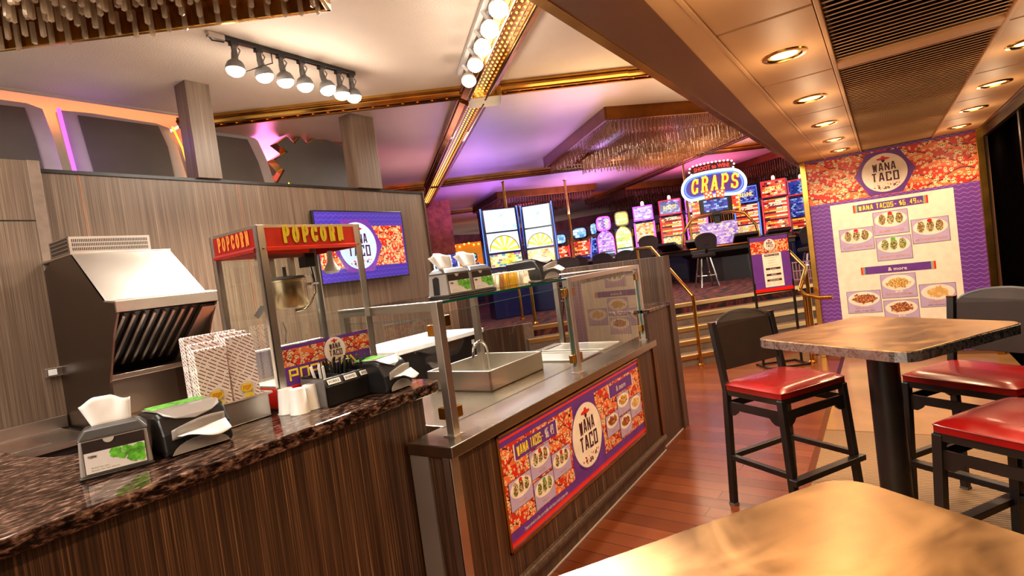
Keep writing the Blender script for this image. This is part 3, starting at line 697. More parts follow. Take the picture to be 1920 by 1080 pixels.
# ================================================================== napkin dispensers
def tall_dispenser(label, loc, rz, group=None, empty=False):
    t = thing('napkin_dispenser', label, 'napkin dispenser', loc, rz, group)
    mb = MB(); mb.hexa([(-.072, -.092, .008), (.07, -.092, .008), (.07, .092, .008), (-.072, .092, .008), (-.062, -.086, .118), (.062, -.086, .118), (.062, .086, .118), (-.062, .086, .118)])
    mb.build('body', WARMSILVER, t, bevel=.006)
    MB().box(-.074, .076, -.096, .096, 0, .011).build('foot', BLACKP, t, bevel=.004)
    mb = MB(); mb.hexa([(-.068, -.094, .116), (.068, -.094, .116), (.068, .094, .116), (-.068, .094, .116), (-.040, -.07, .146), (.036, -.07, .146), (.036, .07, .146), (-.040, .07, .146)])
    mb.build('lid', LIDGREY, t, bevel=.008)
    mb = MB(); mb.prism([(-.03, -.0935, .014), (.012, -.0935, .014), (.012, -.0895, .098), (-.004, -.0885, .108), (-.03, -.0895, .098)], (0, -.0015, .0003)); mb.build('side_slot', BLACKP, t)
    fr = FR((.0712, 0, .011), (0, 1, 0), (-.075, 0, 1)); mb = MB(); e = .0015
    prect(mb, fr, -.078, .078, .004, .102, 0, 4)
    prect(mb, fr, -.076, .076, .006, .068 if not empty else .094, .0014, 0); top = .068 if not empty else .094
    rnd = random.Random(4)
    for k in range(26):
        u_ = rnd.random(); x_ = -.01+u_*.08; y_ = top-.004-rnd.random()*(.022+.03*u_)*1.0; s_ = .009+.006*rnd.random()
        pp(mb, fr, [(min(.076, x_+s_*math.cos(j*1.2566+k)*(1 if j % 2 else .8)), min(top, y_+s_*math.sin(j*1.2566+k))) for j in range(5)], .0022+k*.00002, 1)
    letters(mb, fr, 'TORK', -.068, top-.016, .022, .007, .003, 2, th=.25)
    text(mb, fr, 'Better for you.', -.062, .020, .0045, .003, 3, w=.044); text(mb, fr, 'Better for the planet.', -.062, .012, .0045, .003, 3, w=.07)
    pp(mb, fr, arc(-.012, .102, .014, .014, 180, 360, 10), .0018, 5)
    mb.build('card', [LILAC_W, GREENL, BLACKP, GREENTXT, CARDBACK, SILVERP], t)
    mb = MB()
    def nap(u_, v_): return V(-.012+.05*(v_-.15)*(u_-.5)*.6-.03*v_+.012*math.sin(u_*9)*v_, -.05+.10*u_-(.022 if u_ < .5 else -.004)*v_*1.4, .140+.072*v_+.012*math.sin(u_*3.1)*v_-.006*math.cos(u_*8)*v_)
    mb.grid(nap, 12, 6); mb.build('napkin', WHITE, t, smooth=True, solid=.002)
    return t
LILAC_W = plain('pale_card', (222, 216, 214), .5, var=.03); GREENTXT = plain('olive_lettering', (120, 130, 60), .5); CARDBACK = plain('smoked_plastic', (54, 44, 42), .25)
tall_dispenser('silver napkin dispenser with leaf card, standing alone nearest on the granite counter', (-2.052, .685, 1.09), R(-21))
def low_dispenser(label, loc, rz, long_=.26, up=False, w=.105):
    t = thing('napkin_dispenser', label, 'napkin dispenser', loc, rz)
    mb = MB(); q = w/.105
    prof = [(-long_, 0), (.0, 0), (.012, .02), (.004, .075), (-.03, .128), (-.06, .140), (-long_, .132)]
    mb.prism([(x, -w, z) for x, z in prof], (0, 2*w, 0)); mb.build('body', BLACKP, t, bevel=.012, seg=3)
    mb = MB(); mb.prism([(-.235*long_/.26, -w+.012, .137), (-.06, -w+.012, .1435), (-.03, -w+.02, .1315), (-.018, -w+.05, .118), (-.012, 0, .107), (-.018, w-.05, .118), (-.03, w-.02, .1315), (-.06, w-.012, .1435), (-.235*long_/.26, w-.012, .137)], (0.001, 0, .003)); mb.build('top_cover', WARMSILVER, t)
    mb = MB(); [mb.box(-.235*long_/.26+k*.034, -.235*long_/.26+k*.034+.03, -w+.02, w-.02, .1405, .1445) for k in range(3)]; mb.build('leaf_print', GREENL, t)
    mb = MB(); mb.prism([(.0145, y_, z_) for y_, z_ in [(-w+.016, .008), (w-.016, .008)]+[(w*.82*math.cos(R(a)), .008+.04*math.sin(R(a))) for a in range(15, 180, 15)]], (.002, 0, 0)); mb.build('lower_plate', WARMSILVER, t)
    mb = MB(); L = lambda u_: .078-.016*math.sin(u_*6.28+.6)*(.6)
    mb.grid(lambda u_, v_: V(.010+.022*math.sin(PI*u_)*.6+.004*v_, q*(-.082+.164*u_), .056+.02*u_+v_*(.032+.012*math.sin(PI*u_))), 12, 4); mb.build('mouth', WARMSILVER, t, smooth=True, solid=.004)
    mb = MB(); mb.grid(lambda u_, v_: V(.024+.045*v_, q*(-.07+.15*u_), .068+.018*u_+.02*v_*math.cos(u_*4)-(.015*v_ if not up else -.02*v_)), 10, 4); mb.build('napkin', WHITE, t, smooth=True, solid=.0015)
    return t
low_dispenser('long black napkin dispenser on the granite, beside the tall one at the counter start', (-1.935, .882, 1.09), R(-7))
low_dispenser('long black napkin dispenser on the granite, at the rounded end past the cutlery', (-1.80, 1.668, 1.09), R(2), .22, w=.078)

# ---- popcorn bags in their steel tray
ty = thing('steel_tray', 'shallow steel pan of striped popcorn bags on the granite', 'tray', (-2.26, 1.137, 1.09))
mb = MB()
for x0, x1, y0, y1 in ((-.16, .16, -.105, -.101), (-.16, .16, .101, .105), (-.16, -.156, -.105, .105), (.156, .16, -.105, .105)): mb.box(x0, x1, y0, y1, .004, .095)
mb.box(-.16, .16, -.105, .105, .002, .006); mb.build('pan', STEELH, ty, bevel=.004)
mb = MB(); mb.tube([(-.168, -.113, .095), (.168, -.113, .095), (.168, .113, .095), (-.168, .113, .095)], .006, 8, closed=True); mb.build('rim', STEEL, ty)
def bag(label, x, y, z, w, h, dep, tilt=0):
    t = thing('popcorn_bag', label, 'popcorn bag', (x, y, z), tilt, 'striped popcorn bags in the tray')
    n = 9; top = [(w/2*1.06-(w*1.06)*k/(n*4), h+.007*abs(math.sin(k*PI/4))) for k in range(n*4+1)]
    pts = [(-w/2, 0), (w/2, 0)]+top
    mb = MB(); mb.prism([(0, a, b) for a, b in pts], (-dep, 0, 0))
    for k in range(1, 3): mb.prism([(-dep*k*.34, -w/2*1.0-.0015, .003), (-dep*k*.34-.003, -w/2-.0015, .003), (-dep*k*.34-.003, -w/2*1.06-.0015, h-.004), (-dep*k*.34, -w/2*1.06-.0015, h-.004)], (0, -.001, 0))
    mb.build('paper', STRIPE, t)
    fr = FR((.001, .0, .105), (0, 1, 0), (0, 0, 1)); mb = MB()
    for a, b, r_ in ((0, .022, .03), (-.018, .016, .024), (.02, .014, .025), (.004, -.01, .03)): pp(mb, fr, ell(a*w/.12, b, r_*w/.12, r_*.8, 16), 0, 0)
    pp(mb, fr, ell(0, .018, .027*w/.12, .017, 16), .0016, 1); pp(mb, fr, ell(.006, -.012, .020*w/.12, .010, 16), .0016, 1)
    letters(mb, fr, 'POP', -.018*w/.12, .009, .036*w/.12, .018, .003, 2, th=.25); mb.build('emblem', [CREAM, YELLOW, ORANGE], t)
    return t
bag('red-striped popcorn bag at the front left of the steel tray', -2.125, 1.052, 1.1, .108, .298, .05, R(-3))
bag('red-striped popcorn bag at the front right of the steel tray, nearest the popcorn machine', -2.128, 1.172, 1.1, .104, .325, .05, R(-3))
bag('red-striped popcorn bag directly behind the front left bag', -2.195, 1.075, 1.1, .104, .318, .045, R(-4))
bag('red-striped popcorn bag directly behind the front right bag', -2.195, 1.186, 1.1, .104, .338, .045, R(-4))
bag('red-striped popcorn bag at the back of the tray, tallest on the left', -2.26, 1.08, 1.1, .10, .345, .045, R(-4))
bag('red-striped popcorn bag at the back of the tray on the right', -2.26, 1.187, 1.1, .10, .345, .045, R(-3))

# ---- cutlery caddy
cy = thing('cutlery_caddy', 'black three-bin cutlery caddy with white word labels on the granite', 'cutlery caddy', (-1.98, 1.499, 1.09))
mb = MB(); mb.box(-.08, .08, -.128, .128, 0, .008); mb.box(.07, .08, -.128, .128, 0, .085); mb.box(-.08, -.072, -.128, .128, 0, .125)
for y_ in (-.128, -.0435, .0405, .122): mb.prism([(-.08, y_, 0), (.08, y_, 0), (.08, y_, .085), (.064, y_, .118), (-.08, y_, .128)], (0, .006, 0))
mb.build('bins', BLACKP, cy, bevel=.003)
mb = MB(); mb.hexa([(.071, -.126, .085), (.079, -.126, .085), (.079, .126, .085), (.071, .126, .085), (.058, -.126, .116), (.064, -.126, .116), (.064, .126, .116), (.058, .126, .116)]); mb.build('sloped_front', BLACKP, cy, bevel=.002)
MB().box(-.082, .076, -.1335, -.1285, 0, .118).build('grey_end', GREYP, cy, bevel=.003)
for k, s in enumerate(('FORKS', 'KNIVES', 'SPOONS')):
    fr = FR((.0815, -.086+.084*k, .090), (0, 1, 0), (-.48, 0, 1)); mb = MB(); prect(mb, fr, -.031, .031, .001, .022, .0, 0); text(mb, fr, s, 0, .006, .0105, .0016, 1, align='C', w=.05, bold=.02); mb.build('label', [WHITEP, BLACKP], cy)
rnd = random.Random(11)
def cutlery(name, cat, label, x, y, lean, m_, L=.15, group=None):
    t = thing(name, label, cat, (x, y, 1.103), 0, group); mb = MB()
    d = V(lean[0], lean[1], 1).normalized()
    mb.bar((0, 0, 0), d*L*.62, .007, .003, up=(1, 0, 0)); mb.bar(d*L*.60, d*L, .014, .003, up=(1, .3, 0)); mb.build('stem', m_, t); return t
GF = 'black plastic forks in the caddy'; GW = 'white plastic forks in the caddy'
for k in range(24):
    j = k % 12
    cutlery('plastic_fork', 'fork', 'black plastic fork standing in the crowded bins of the cutlery caddy', -2.035+.10*rnd.random(), 1.475+.135*rnd.random(), (rnd.uniform(-.35, .25), rnd.uniform(-.3, .35)), BLACKP, rnd.uniform(.14, .175), GF)
for k in range(4):
    cutlery('plastic_fork', 'fork', 'white plastic fork in the left bin of the cutlery caddy', -2.03+.08*rnd.random(), 1.395+.05*rnd.random(), (rnd.uniform(-.1, .35), rnd.uniform(-.3, .1)), WHITEP, .155, GW)
# ---- white cups upside down
for x, y, lb in ((-1.972, 1.288, 'white paper cup upside down on the granite, frontmost of the three'), (-2.045, 1.282, 'white paper cup upside down on the granite, left and rear of the three'), (-1.985, 1.352, 'white paper cup upside down on the granite, beside the cutlery caddy')):
    t = thing('paper_cup', lb, 'cup', (x, y, 1.09), 0, 'white paper cups on the granite')
    MB().lathe([(.036, .0), (.038, .003), (.036, .006), (.0285, .098), (.027, .101), (.0, .099)], 24).build('wall', WHITEP, t, smooth=True)
    MB().lathe([(.0385, .0), (.040, .003), (.0385, .006)], 24).build('rolled_rim', WHITEP, t, smooth=True)

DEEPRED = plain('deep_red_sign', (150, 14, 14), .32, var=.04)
# ================================================================== popcorn machine
pm = thing('popcorn_machine', 'red and steel popcorn machine with glass sides on the granite counter', 'popcorn machine', (-2.25, 1.537, 1.09))
hx, hy = .183, .265; H0, H1, HT = .10, .665, .772
MB().box(-hx+.01, hx-.006, -hy+.012, hy-.012, .012, H0).build('base', RED, pm, bevel=.004)
mb = MB(); [mb.lathe([(.018, 0), (.018, .014), (0, .014)], 12, Matrix.Translation((a, b, 0))) for a in (-hx+.03, hx-.03) for b in (-hy+.03, hy-.03)]; mb.build('feet', RUBBER, pm)
for a in (-1, 1):
    for b in (-1, 1):
        mb = MB(); x0 = a*hx; y0 = b*hy; tx = .006; wd = .036
        mb.box(min(x0, x0-a*tx), max(x0, x0-a*tx), min(y0, y0-b*wd), max(y0, y0-b*wd), .018, HT); mb.box(min(x0, x0-a*wd*.7), max(x0, x0-a*wd*.7), min(y0, y0-b*tx), max(y0, y0-b*tx), .018, HT)
        po = mb.build('corner_post', STEEL, pm, bevel=.0015)
        mb = MB(); [mb.lathe([(.005, 0), (.005, .003), (.002, .005), (0, .005)], 8, Matrix.Translation((x0-a*.0, y0-b*.02, z_)) @ Matrix.Rotation(R(90)*a, 4, 'Y')) for z_ in (.035, .06, H1+.01)]; mb.build('screws', CHROME, po)
SY = hy-.036
for a, nm in ((1, 'front_sign'), (-1, 'rear_sign')):
    mb = MB(); xs = a*(hx-.004); xo = a*(hx+.006)
    mb.prism([(xs-a*.006, -SY, H1), (xo, -SY, H1), (xo, -SY, H1+.012), (xs+a*.001, -SY, H1+.017), (xs+a*.001, -SY, HT-.004), (xs-a*.006, -SY, HT-.004)], (0, 2*SY, 0)); so = mb.build(nm, ORANGERED, pm)
    if a == 1:
        fr = FR((xs+.0015, 0, H1), (0, 1, 0), (0, 0, 1)); mb = MB(); letters(mb, fr, 'POPCORN', -.156+.0026, .0235, .322, .078, .0006, 1, SLAB, .14, .36); letters(mb, fr, 'POPCORN', -.156, .0255, .322, .078, .0048, 0, SLAB, .14, .35); mb.build('lettering', [YELLOW, MAROON], so)
for b in (1, -1):
    mb = MB(); ys = b*(hy-.004); yo = b*(hy+.008)
    mb.prism([(-hx+.026, ys-b*.006, H1), (-hx+.026, yo, H1), (-hx+.026, yo, H1+.01), (-hx+.026, ys+b*.001, H1+.02), (-hx+.026, ys+b*.001, HT-.004), (-hx+.026, ys-b*.006, HT-.004)], (2*hx-.052, 0, 0)); so = mb.build('side_sign', DEEPRED, pm)
    fr = FR((0, ys+b*.0015, H1), (1 if b < 0 else -1, 0, 0), (0, 0, 1)); mb = MB(); letters(mb, fr, 'POPCORN', -.125, .028, .25, .066, .001, 0, SLAB, .12, .30); mb.build('lettering', ORANGE, so)
MB().box(-hx+.002, hx-.002, -hy+.002, hy-.002, HT-.012, HT).build('roof', STEELH, pm)
mb = MB(); mb.box(hx-.012, hx-.008, -SY, SY, H0, H1); mb.build('front_glass', GLASS, pm)
for b in (-1, 1): MB().box(-hx+.02, hx-.02, b*(hy-.010)-.002, b*(hy-.010)+.002, H0, H1).build('side_glass', GLASS, pm)
mb = MB(); mb.box(-hx+.006, -hx+.010, -SY, -.004, H0+.13, H1); mb.box(-hx+.006, -hx+.010, .004, SY, H0+.13, H1); mb.build('rear_glass', GLASS, pm)
rd = MB().box(-hx+.004, -hx+.010, -SY, SY, H0, H0+.13).build('rear_door', STEELH, pm)
mb = MB(); mb.tube([(-hx+.012, -SY, H0+.135), (-hx+.012, SY, H0+.135)], .006, 8); mb.tube([(-hx+.012, .02, H0+.15), (-hx+.03, .02, H0+.2), (-hx+.012, .02, H0+.25)], .004, 8); mb.build('door_rail', CHROME, rd)
MB().box(-hx+.012, hx-.014, -hy+.014, hy-.014, H0, H0+.008).build('deck', STEELH, pm)
mb = MB(); fr = FR((hx-.007, 0, H0), (0, 1, 0), (0, 0, 1))
prect(mb, fr, -SY, SY, .0, .165, 0, 0); letters(mb, fr, 'POPCORN', -.21, .015, .36, .052, .002, 2, BLOCK, .22, .26); dc = mb.build('decal', [PURP, PURP, YELLOW], pm); festive_print(dc, fr, [(-SY, .078), (SY, .078), (SY, .15), (-SY, .15)], .4, 9, .0013)
logo(dc, fr, .03, .105, .058, .0025, hexa=False)
KX, KY, KZ = .0, -.045, .415
mb = MB(); mb.lathe([(0, 0), (.078, 0), (.088, .012), (.088, .12), (.094, .122), (.094, .13), (.088, .132), (0, .132)], 32, Matrix.Translation((KX, KY, KZ))); kt = mb.build('kettle', brushed('kettle_metal', (232, 206, 166), .27), pm, smooth=True)
mb = MB(); mb.lathe([(.096, .132), (.09, .142), (.02, .148), (0, .148)], 32, Matrix.Translation((KX, KY, KZ))); mb.tube([(KX, KY, KZ+.14), (KX, KY, KZ+.19)], .008); mb.build('lid', GREYP, kt, smooth=True)
mb = MB(); mb.box(KX-.012, KX+.012, KY-.07, KY-.05, KZ+.132, H1); mb.box(KX-.012, KX+.012, KY+.03, KY+.05, KZ+.132, H1); mb.box(KX-.02, KX+.02, KY-.12, KY+.14, H1-.02, H1); mb.build('hanger', STEEL, kt)
mb = MB(); mb.box(KX-.03, KX+.03, KY+.10, KY+.15, H1-.07, H1-.005); mb.build('motor_box', BLACKP, kt, bevel=.003)
mb = MB(); mb.tube([(KX+.02, KY+.125, H1-.06), (KX+.02, KY+.135, KZ+.12), (KX+.02, KY+.13, KZ+.06), (KX+.015, KY+.105, KZ+.015), (KX+.01, KY+.07, KZ-.012), (KX, KY+.03, KZ-.014)], .008, 10); mb.tube([(KX+.02, KY+.09, KZ+.10), (KX+.06, KY+.13, KZ+.10)], .006, 8); mb.build('conduit', CHROME, kt, smooth=True)
mb = MB(); mb.lathe([(.012, .0), (.014, -.03), (.016, -.05), (.036, -.085), (.038, -.098), (.03, -.108), (0, -.112)], 20, Matrix.Translation((.0, .215, H1))); mb.build('heat_lamp', WHITEP, pm, smooth=True)
mb = MB(); mb.bar((.02, -.22, H0+.30), (.05, -.20, H0+.34), .018, .02); mb.tube([(.05, -.20, H0+.34), (.08, -.18, H0+.37)], .005, 6); mb.build('scoop', GREYP, pm)

# ================================================================== serving counter with its sneeze guard
sb = thing('serving_counter', 'dark wood serving counter under the sneeze guard, with steel corner and kick rail', 'counter', (-1.95, 2.83, 0))
MB().box(-.42, .42, -1.0, 1.22, 0, .82).build('cabinet', FRONTWOOD, sb)
MB().box(.195, .42, -1.19, -1.0, 0, .82).build('cabinet_return', FRONTWOOD, sb)
mb = MB(); mb.box(.385, .428, -1.205, -1.19, 0, .82); mb.box(.42, .43, -1.205, -1.155, 0, .82); mb.build('corner_trim', STEEL, sb, bevel=.002)
MB().box(.195, .30, -1.2, -1.19, 0, .815).build('side_sheet', SATIN, sb)
MB().box(.42, .433, 1.17, 1.195, .1, .82).build('end_trim', COPPERY, sb, bevel=.002)
mb = MB(); mb.prism([(.42, -1.15, .085), (.448, -1.15, .092), (.452, -1.15, .112), (.44, -1.15, .13), (.42, -1.15, .135)], (0, 2.36, 0)); mb.build('kick_rail', DARKWOOD, sb, bevel=.004)
MB().box(.42, .424, -1.15, 1.22, 0, .008).build('floor_bead', SILVERP, sb)
dk = thing('steel_worktop', 'brushed steel deck of the serving counter behind the glass', 'countertop', (-1.95, 2.83, .82))
mb = MB(); mb.prism([(-.45, -.98, 0), (.195, -.98, 0), (.195, -1.21, 0), (.45, -1.21, 0), (.45, 1.22, 0), (-.45, 1.22, 0)], (0, 0, .05)); mb.build('deck', DECK, dk, bevel=.004)
mb = MB(); mb.box(.215, .221, -1.0, 1.2, .05, .0512); mb.build('seam', BLACKP, dk)
sg = thing('sneeze_guard', 'steel-framed glass sneeze guard with shelf standing on the steel serving deck', 'sneeze guard', (-1.96, 2.86, .87))
PX, QX = .36, -.367; YS = (-1.105, .07, 1.24-.03); HG = .585
for x in (PX, QX):
    for y in YS:
        yb, zb = (y+.09, .222) if (x == QX and y == YS[0]) else (y, 0)
        MB().box(x-.02, x+.02, yb-.02, yb+.02, zb, HG).build('post', STEEL, sg, bevel=.002)
        if x == PX:
            mb = MB(); mb.box(x-.032, x+.032, y-.032, y+.032, 0, .006); mb.build('foot_plate', STEEL, sg)
MB().bar((QX, YS[0]+.09, HG-.02), (PX, YS[0], HG-.02), .04, .04).build('side_rail', STEEL, sg, bevel=.002); MB().box(QX, PX, YS[2]-.02, YS[2]+.02, HG-.04, HG).build('side_rail', STEEL, sg, bevel=.002)
MB().box(PX-.018, PX+.018, YS[1], YS[2], HG-.03, HG).build('top_rail', STEEL, sg, bevel=.002); MB().box(QX-.018, QX+.018, YS[1], YS[2], HG-.03, HG).build('top_rail', STEEL, sg, bevel=.002)
for k, (y0, y1) in enumerate(((YS[0]+.03, YS[1]-.03), (YS[1]+.03, YS[2]-.03))):
    p_ = MB().box(PX-.004, PX+.004, y0, y1, .045, HG-.055).build('front_pane', GLASS, sg)
    mb = MB()
    for y in (y0, y1): mb.box(PX-.0042, PX+.0042, y-.0012, y+.0012, .045, HG-.055)
    mb.box(PX-.0042, PX+.0042, y0, y1, HG-.0562, HG-.0548); mb.build('pane_edge', GLASSE, p_)
sl = lambda x: YS[0]+.09*(PX-x)/(PX-QX)
mb = MB(); x0, xm, x1 = QX+.03, .245, PX-.03
mb.prism([(x0, sl(x0), .235), (xm, sl(xm), .235), (xm, sl(xm), .045), (x1, sl(x1), .045), (x1, sl(x1), HG-.075), (x0, sl(x0), HG-.075)], (0, .008, 0)); p_ = mb.build('side_pane', GLASS, sg)
mb = MB(); mb.box(x1-.0015, x1+.0015, sl(x1)-.0002, sl(x1)+.0082, .045, HG-.075); mb.bar((x0, sl(x0)+.004, HG-.075), (x1, sl(x1)+.004, HG-.075), .009, .0016); mb.build('pane_edge', GLASSE, p_)
for y in YS:
    for z in (.07, HG-.115):
        for sgn in (-1, 1):
            if (y == YS[0] and sgn < 0) or (y == YS[2] and sgn > 0): continue
            MB().box(PX-.014, PX+.014, y+sgn*.022-(.0 if sgn > 0 else .04), y+sgn*.022+(.04 if sgn > 0 else 0), z, z+.05).build('clamp', BRASS, sg, bevel=.002)
for z in (.07, HG-.15): MB().box(PX-.062, PX-.02, YS[0]-.014, YS[0]+.014, z, z+.05).build('clamp', BRASS, sg, bevel=.002)
sh = MB().box(QX-.01, PX+.01, YS[0]+.02, YS[1]+.0, HG-.014, HG-.003).build('shelf_pane', GLASS, sg)
mb = MB(); mb.box(PX+.0085, PX+.0105, YS[0]+.02, YS[1], HG-.0142, HG-.0028); mb.build('shelf_edge', GLASSE, sh)
mb = MB(); mb.box(QX, PX, YS[1]+.02, YS[2]-.02, HG-.012, HG-.004); mb.build('top_pane', GLASS, sg)

# framed banner on the front of the serving counter
bn = thing('menu_banner', 'framed purple and red menu banner on the front of the serving counter', 'menu banner', (-1.53, 2.82, .53))
fr = FR((.006, -2.82, -.53), (0, 1, 0), (0, 0, 1))
MB().box(0, .006, -.87, .855, -.265, .265).build('panel', PURP, bn)
mb = MB(); [mb.box(0, .014, *b) for b in ((-.88, .865, .262, .275), (-.88, .865, -.275, -.262), (-.88, -.868, -.275, .275), (.853, .865, -.275, .275))]; mb.build('frame', BRASS, bn, bevel=.002)
mb = MB(); prect(mb, fr, 1.952, 3.673, .768, .778, .0004, 0); prect(mb, fr, 1.952, 3.673, .275, .292, .0004, 0); prect(mb, fr, 1.952, 3.673, .295, .300, .0004, 1); mb.build('border', [ORANGERED, RED], bn)
for poly_ in ([(1.955, .345), (2.66, .345), (2.66, .742), (1.955, .742)], [(2.95, .345), (3.67, .345), (3.67, .742), (2.95, .742)]): festive_print(bn, fr, poly_, .55, int(poly_[0][0]*10), .0006)
pp_b = MB(); pp(pp_b, fr, [(2.60, .345), (2.70, .345), (2.60, .5)], .0016); pp(pp_b, fr, [(3.01, .345), (2.9, .345), (3.01, .5)], .0016); pp_b.build('badge_wedge', PURP, bn)
logo(bn, fr, 2.805, .535, .185, .002, hexa=False)
mb = MB(); prect(mb, fr, 2.057, 2.478, .648, .725, .002, 0); letters(mb, fr, 'WANA', 2.085, .662, .10, .05, .004, 1, th=.3); letters(mb, fr, 'TACOS-', 2.205, .662, .125, .05, .004, 1, th=.3); letters(mb, fr, '$6.49', 2.35, .662, .085, .05, .004, 2, th=.3)
for x_ in (2.062, 2.473): prect(mb, fr, x_-.005, x_+.005, .648, .725, .0031, 2)
mb.build('title_bar', [PURP, YELLOW, CREAM], bn)
mb = MB(); prect(mb, fr, 3.147, 3.543, .648, .725, .002, 0); text(mb, fr, '& more', 3.345, .668, .036, .004, 2, align='C')
for x_ in (3.152, 3.538): prect(mb, fr, x_-.005, x_+.005, .648, .725, .0031, 2)
mb.build('title_bar', [PURP, YELLOW, CREAM], bn)
mb = MB(); text(mb, fr, '3 tacos served on white corn tortillas with choice of red or green salsa', 2.07, .308, .018, .002, 0, w=.43); mb.build('footnote', CREAM, bn)
for x0, x1, y0, y1, kd in [(2.18, 2.372, .505, .64, 0), (2.382, 2.575, .425, .56, 0), (1.985, 2.175, .432, .568, 0), (2.185, 2.377, .352, .488, 1), (3.255, 3.45, .502, .636, 2), (3.06, 3.25, .425, .555, 3), (3.26, 3.448, .358, .490, 3), (3.455, 3.645, .43, .565, 4)]:
    food_card(bn, fr, x0, x1, y0, y1, kd, None, 'TACOS ' if kd < 2 else '$5.49', d=.003)

# hand sink and food wells inside the guard
sk = thing('hand_sink', 'raised steel hand sink with a gooseneck tap inside the sneeze guard', 'sink', (-2.08, 2.74, .87))
mb = MB(); a0, a1, b0, b1, h = -.32, .17, -.28, .30, .12
for q in ((a1-.012, a1, b0, b1), (a0, a0+.012, b0, b1), (a0, a1, b0, b0+.012), (a0, a1, b1-.012, b1)): mb.box(*q, 0, h)
mb.box(a0, a1, b0, b1, 0, .01); mb.build('basin', STEELH, sk, bevel=.004)
mb = MB(); mb.tube([(-.12, .1, .01), (-.12, .1, .17)]+[(-.12, .1-.075+.075*math.cos(R(a)), .17+.075*math.sin(R(a))) for a in range(15, 181, 15)]+[(-.12, -.05, .14)], .009, 10); mb.build('tap', CHROME, sk, smooth=True)
for k, y in enumerate((3.42, 3.80)):
    t = thing('food_well', ('empty steel food pan set in the deck, beside the sink', 'empty steel food pan set in the deck, at the far end of the sneeze guard')[k], 'food pan', (-2.02, y, .872))
    mb = MB(); [mb.box(*q, 0, .012) for q in ((-.28, .28, -.16, -.14), (-.28, .28, .14, .16), (-.28, -.26, -.16, .16), (.26, .28, -.16, .16))]; mb.build('rim', STEEL, t, bevel=.003)
    MB().box(-.26, .26, -.14, .14, 0, .003).build('lid', STEELH, t)

# things on the glass shelf
ZS = .87+HG-.003
tall_dispenser('silver napkin dispenser on the glass shelf, first in the row, its napkin standing up', (-1.86, 2.165, ZS), R(-4))
tall_dispenser('silver napkin dispenser on the glass shelf, second in the row beside the packet tub', (-1.86, 2.364, ZS), R(-4), empty=False)
tb = thing('packet_tub', 'clear plastic tub full of sweetener packets on the glass shelf', 'tub', (-1.87, 2.70, ZS))
mb = MB(); mb.hexa([(-.05, -.225, 0), (.045, -.225, 0), (.045, .225, 0), (-.05, .225, 0), (-.06, -.24, .08), (.055, -.24, .08), (.055, .24, .08), (-.06, .24, .08)]); tbo = mb.build('wall', CLEARP, tb)
mb = MB(); mb.tube([(-.06, -.24, .08), (.055, -.24, .08), (.055, .24, .08), (-.06, .24, .08)], .004, 6, closed=True); mb.build('rim', WHITEP, tbo)
SUG = [plain('packet_white', (238, 232, 214), .6), plain('packet_yellow', (236, 196, 60), .6), plain('packet_tan', (200, 150, 90), .6)]
rnd = random.Random(5)
for k in range(26):
    mi = 0 if k < 6 else (2 if k < 9 else (rnd.choice((1, 1, 2)) if k < 18 else 0))
    nm = ('white', 'yellow', 'tan')[mi]
    t = thing('sweetener_packet', '%s sweetener packet standing in the clear tub on the glass shelf' % nm, 'packet', (-1.875+rnd.uniform(-.012, .012), 2.70-.205+.41*k/25, ZS+.004), R(rnd.uniform(-14, 14)), nm+' sweetener packets in the tub')
    mb = MB(); mb.obox((0, 0, .036), (.062, .006, .07+.014*rnd.random()), Matrix.Rotation(R(rnd.uniform(-12, 12)), 3, 'X')); mb.build('paper', SUG[mi], t, bevel=.001)
low_dispenser('long black napkin dispenser on the glass shelf beyond the packet tub', (-1.775, 3.045, ZS), R(-3), .27)

# wooden partition and granite ledge past the guard
pt = thing('partition', 'tall wood-grain partition closing the far end of the serving counter', 'partition', (-2.05, 4.64, 0))
MB().box(-.50, .50, -.06, .06, 0, 1.49).build('panel', DARKWOOD, pt, bevel=.002)
MB().box(.50, .512, -.062, .062, 0, 1.492).build('end_strip', DARKWOOD, pt)
lw = thing('ledge_wall', 'low wood wall with a granite ledge between serving counter and partition', 'low wall', (-1.72, 4.34, 0))
MB().box(-.16, .165, -.285, .32, 0, 1.07).build('panel', FRONTWOOD, lw); MB().box(-.16, .185, -.29, .23, 1.07, 1.105).build('ledge', GRANITE, lw, bevel=.006)
MB().box(.165, .169, -.285, .32, 0, .008).build('floor_bead', SILVERP, lw)
pl = thing('kitchen_post', 'square wood post in the kitchen seen through the sneeze guard', 'post', (-3.62, 4.28, 0))
MB().box(-.1, .1, -.12, .12, 0, 1.46).build('casing', DARKWOOD, pl, bevel=.003)
wk = thing('prep_table', 'white-topped prep table behind the popcorn machine', 'prep table', (-3.35, 3.35, 0))
MB().box(-.32, .32, -.55, .55, 1.02, 1.06).build('top', WHITEP, wk, bevel=.005); MB().box(-.30, .30, -.53, .53, .2, 1.02).build('cabinet', BLACKP, wk)
mb = MB(); prect(mb, FR((.301, .38, .94), (0, 1, 0), (0, 0, 1)), 0, .04, 0, .04, 0); mb.build('tag', WHITEP, wk)
MB().box(-.29, .29, -.5, .5, 0, .2).build('plinth', BLACKP, wk)

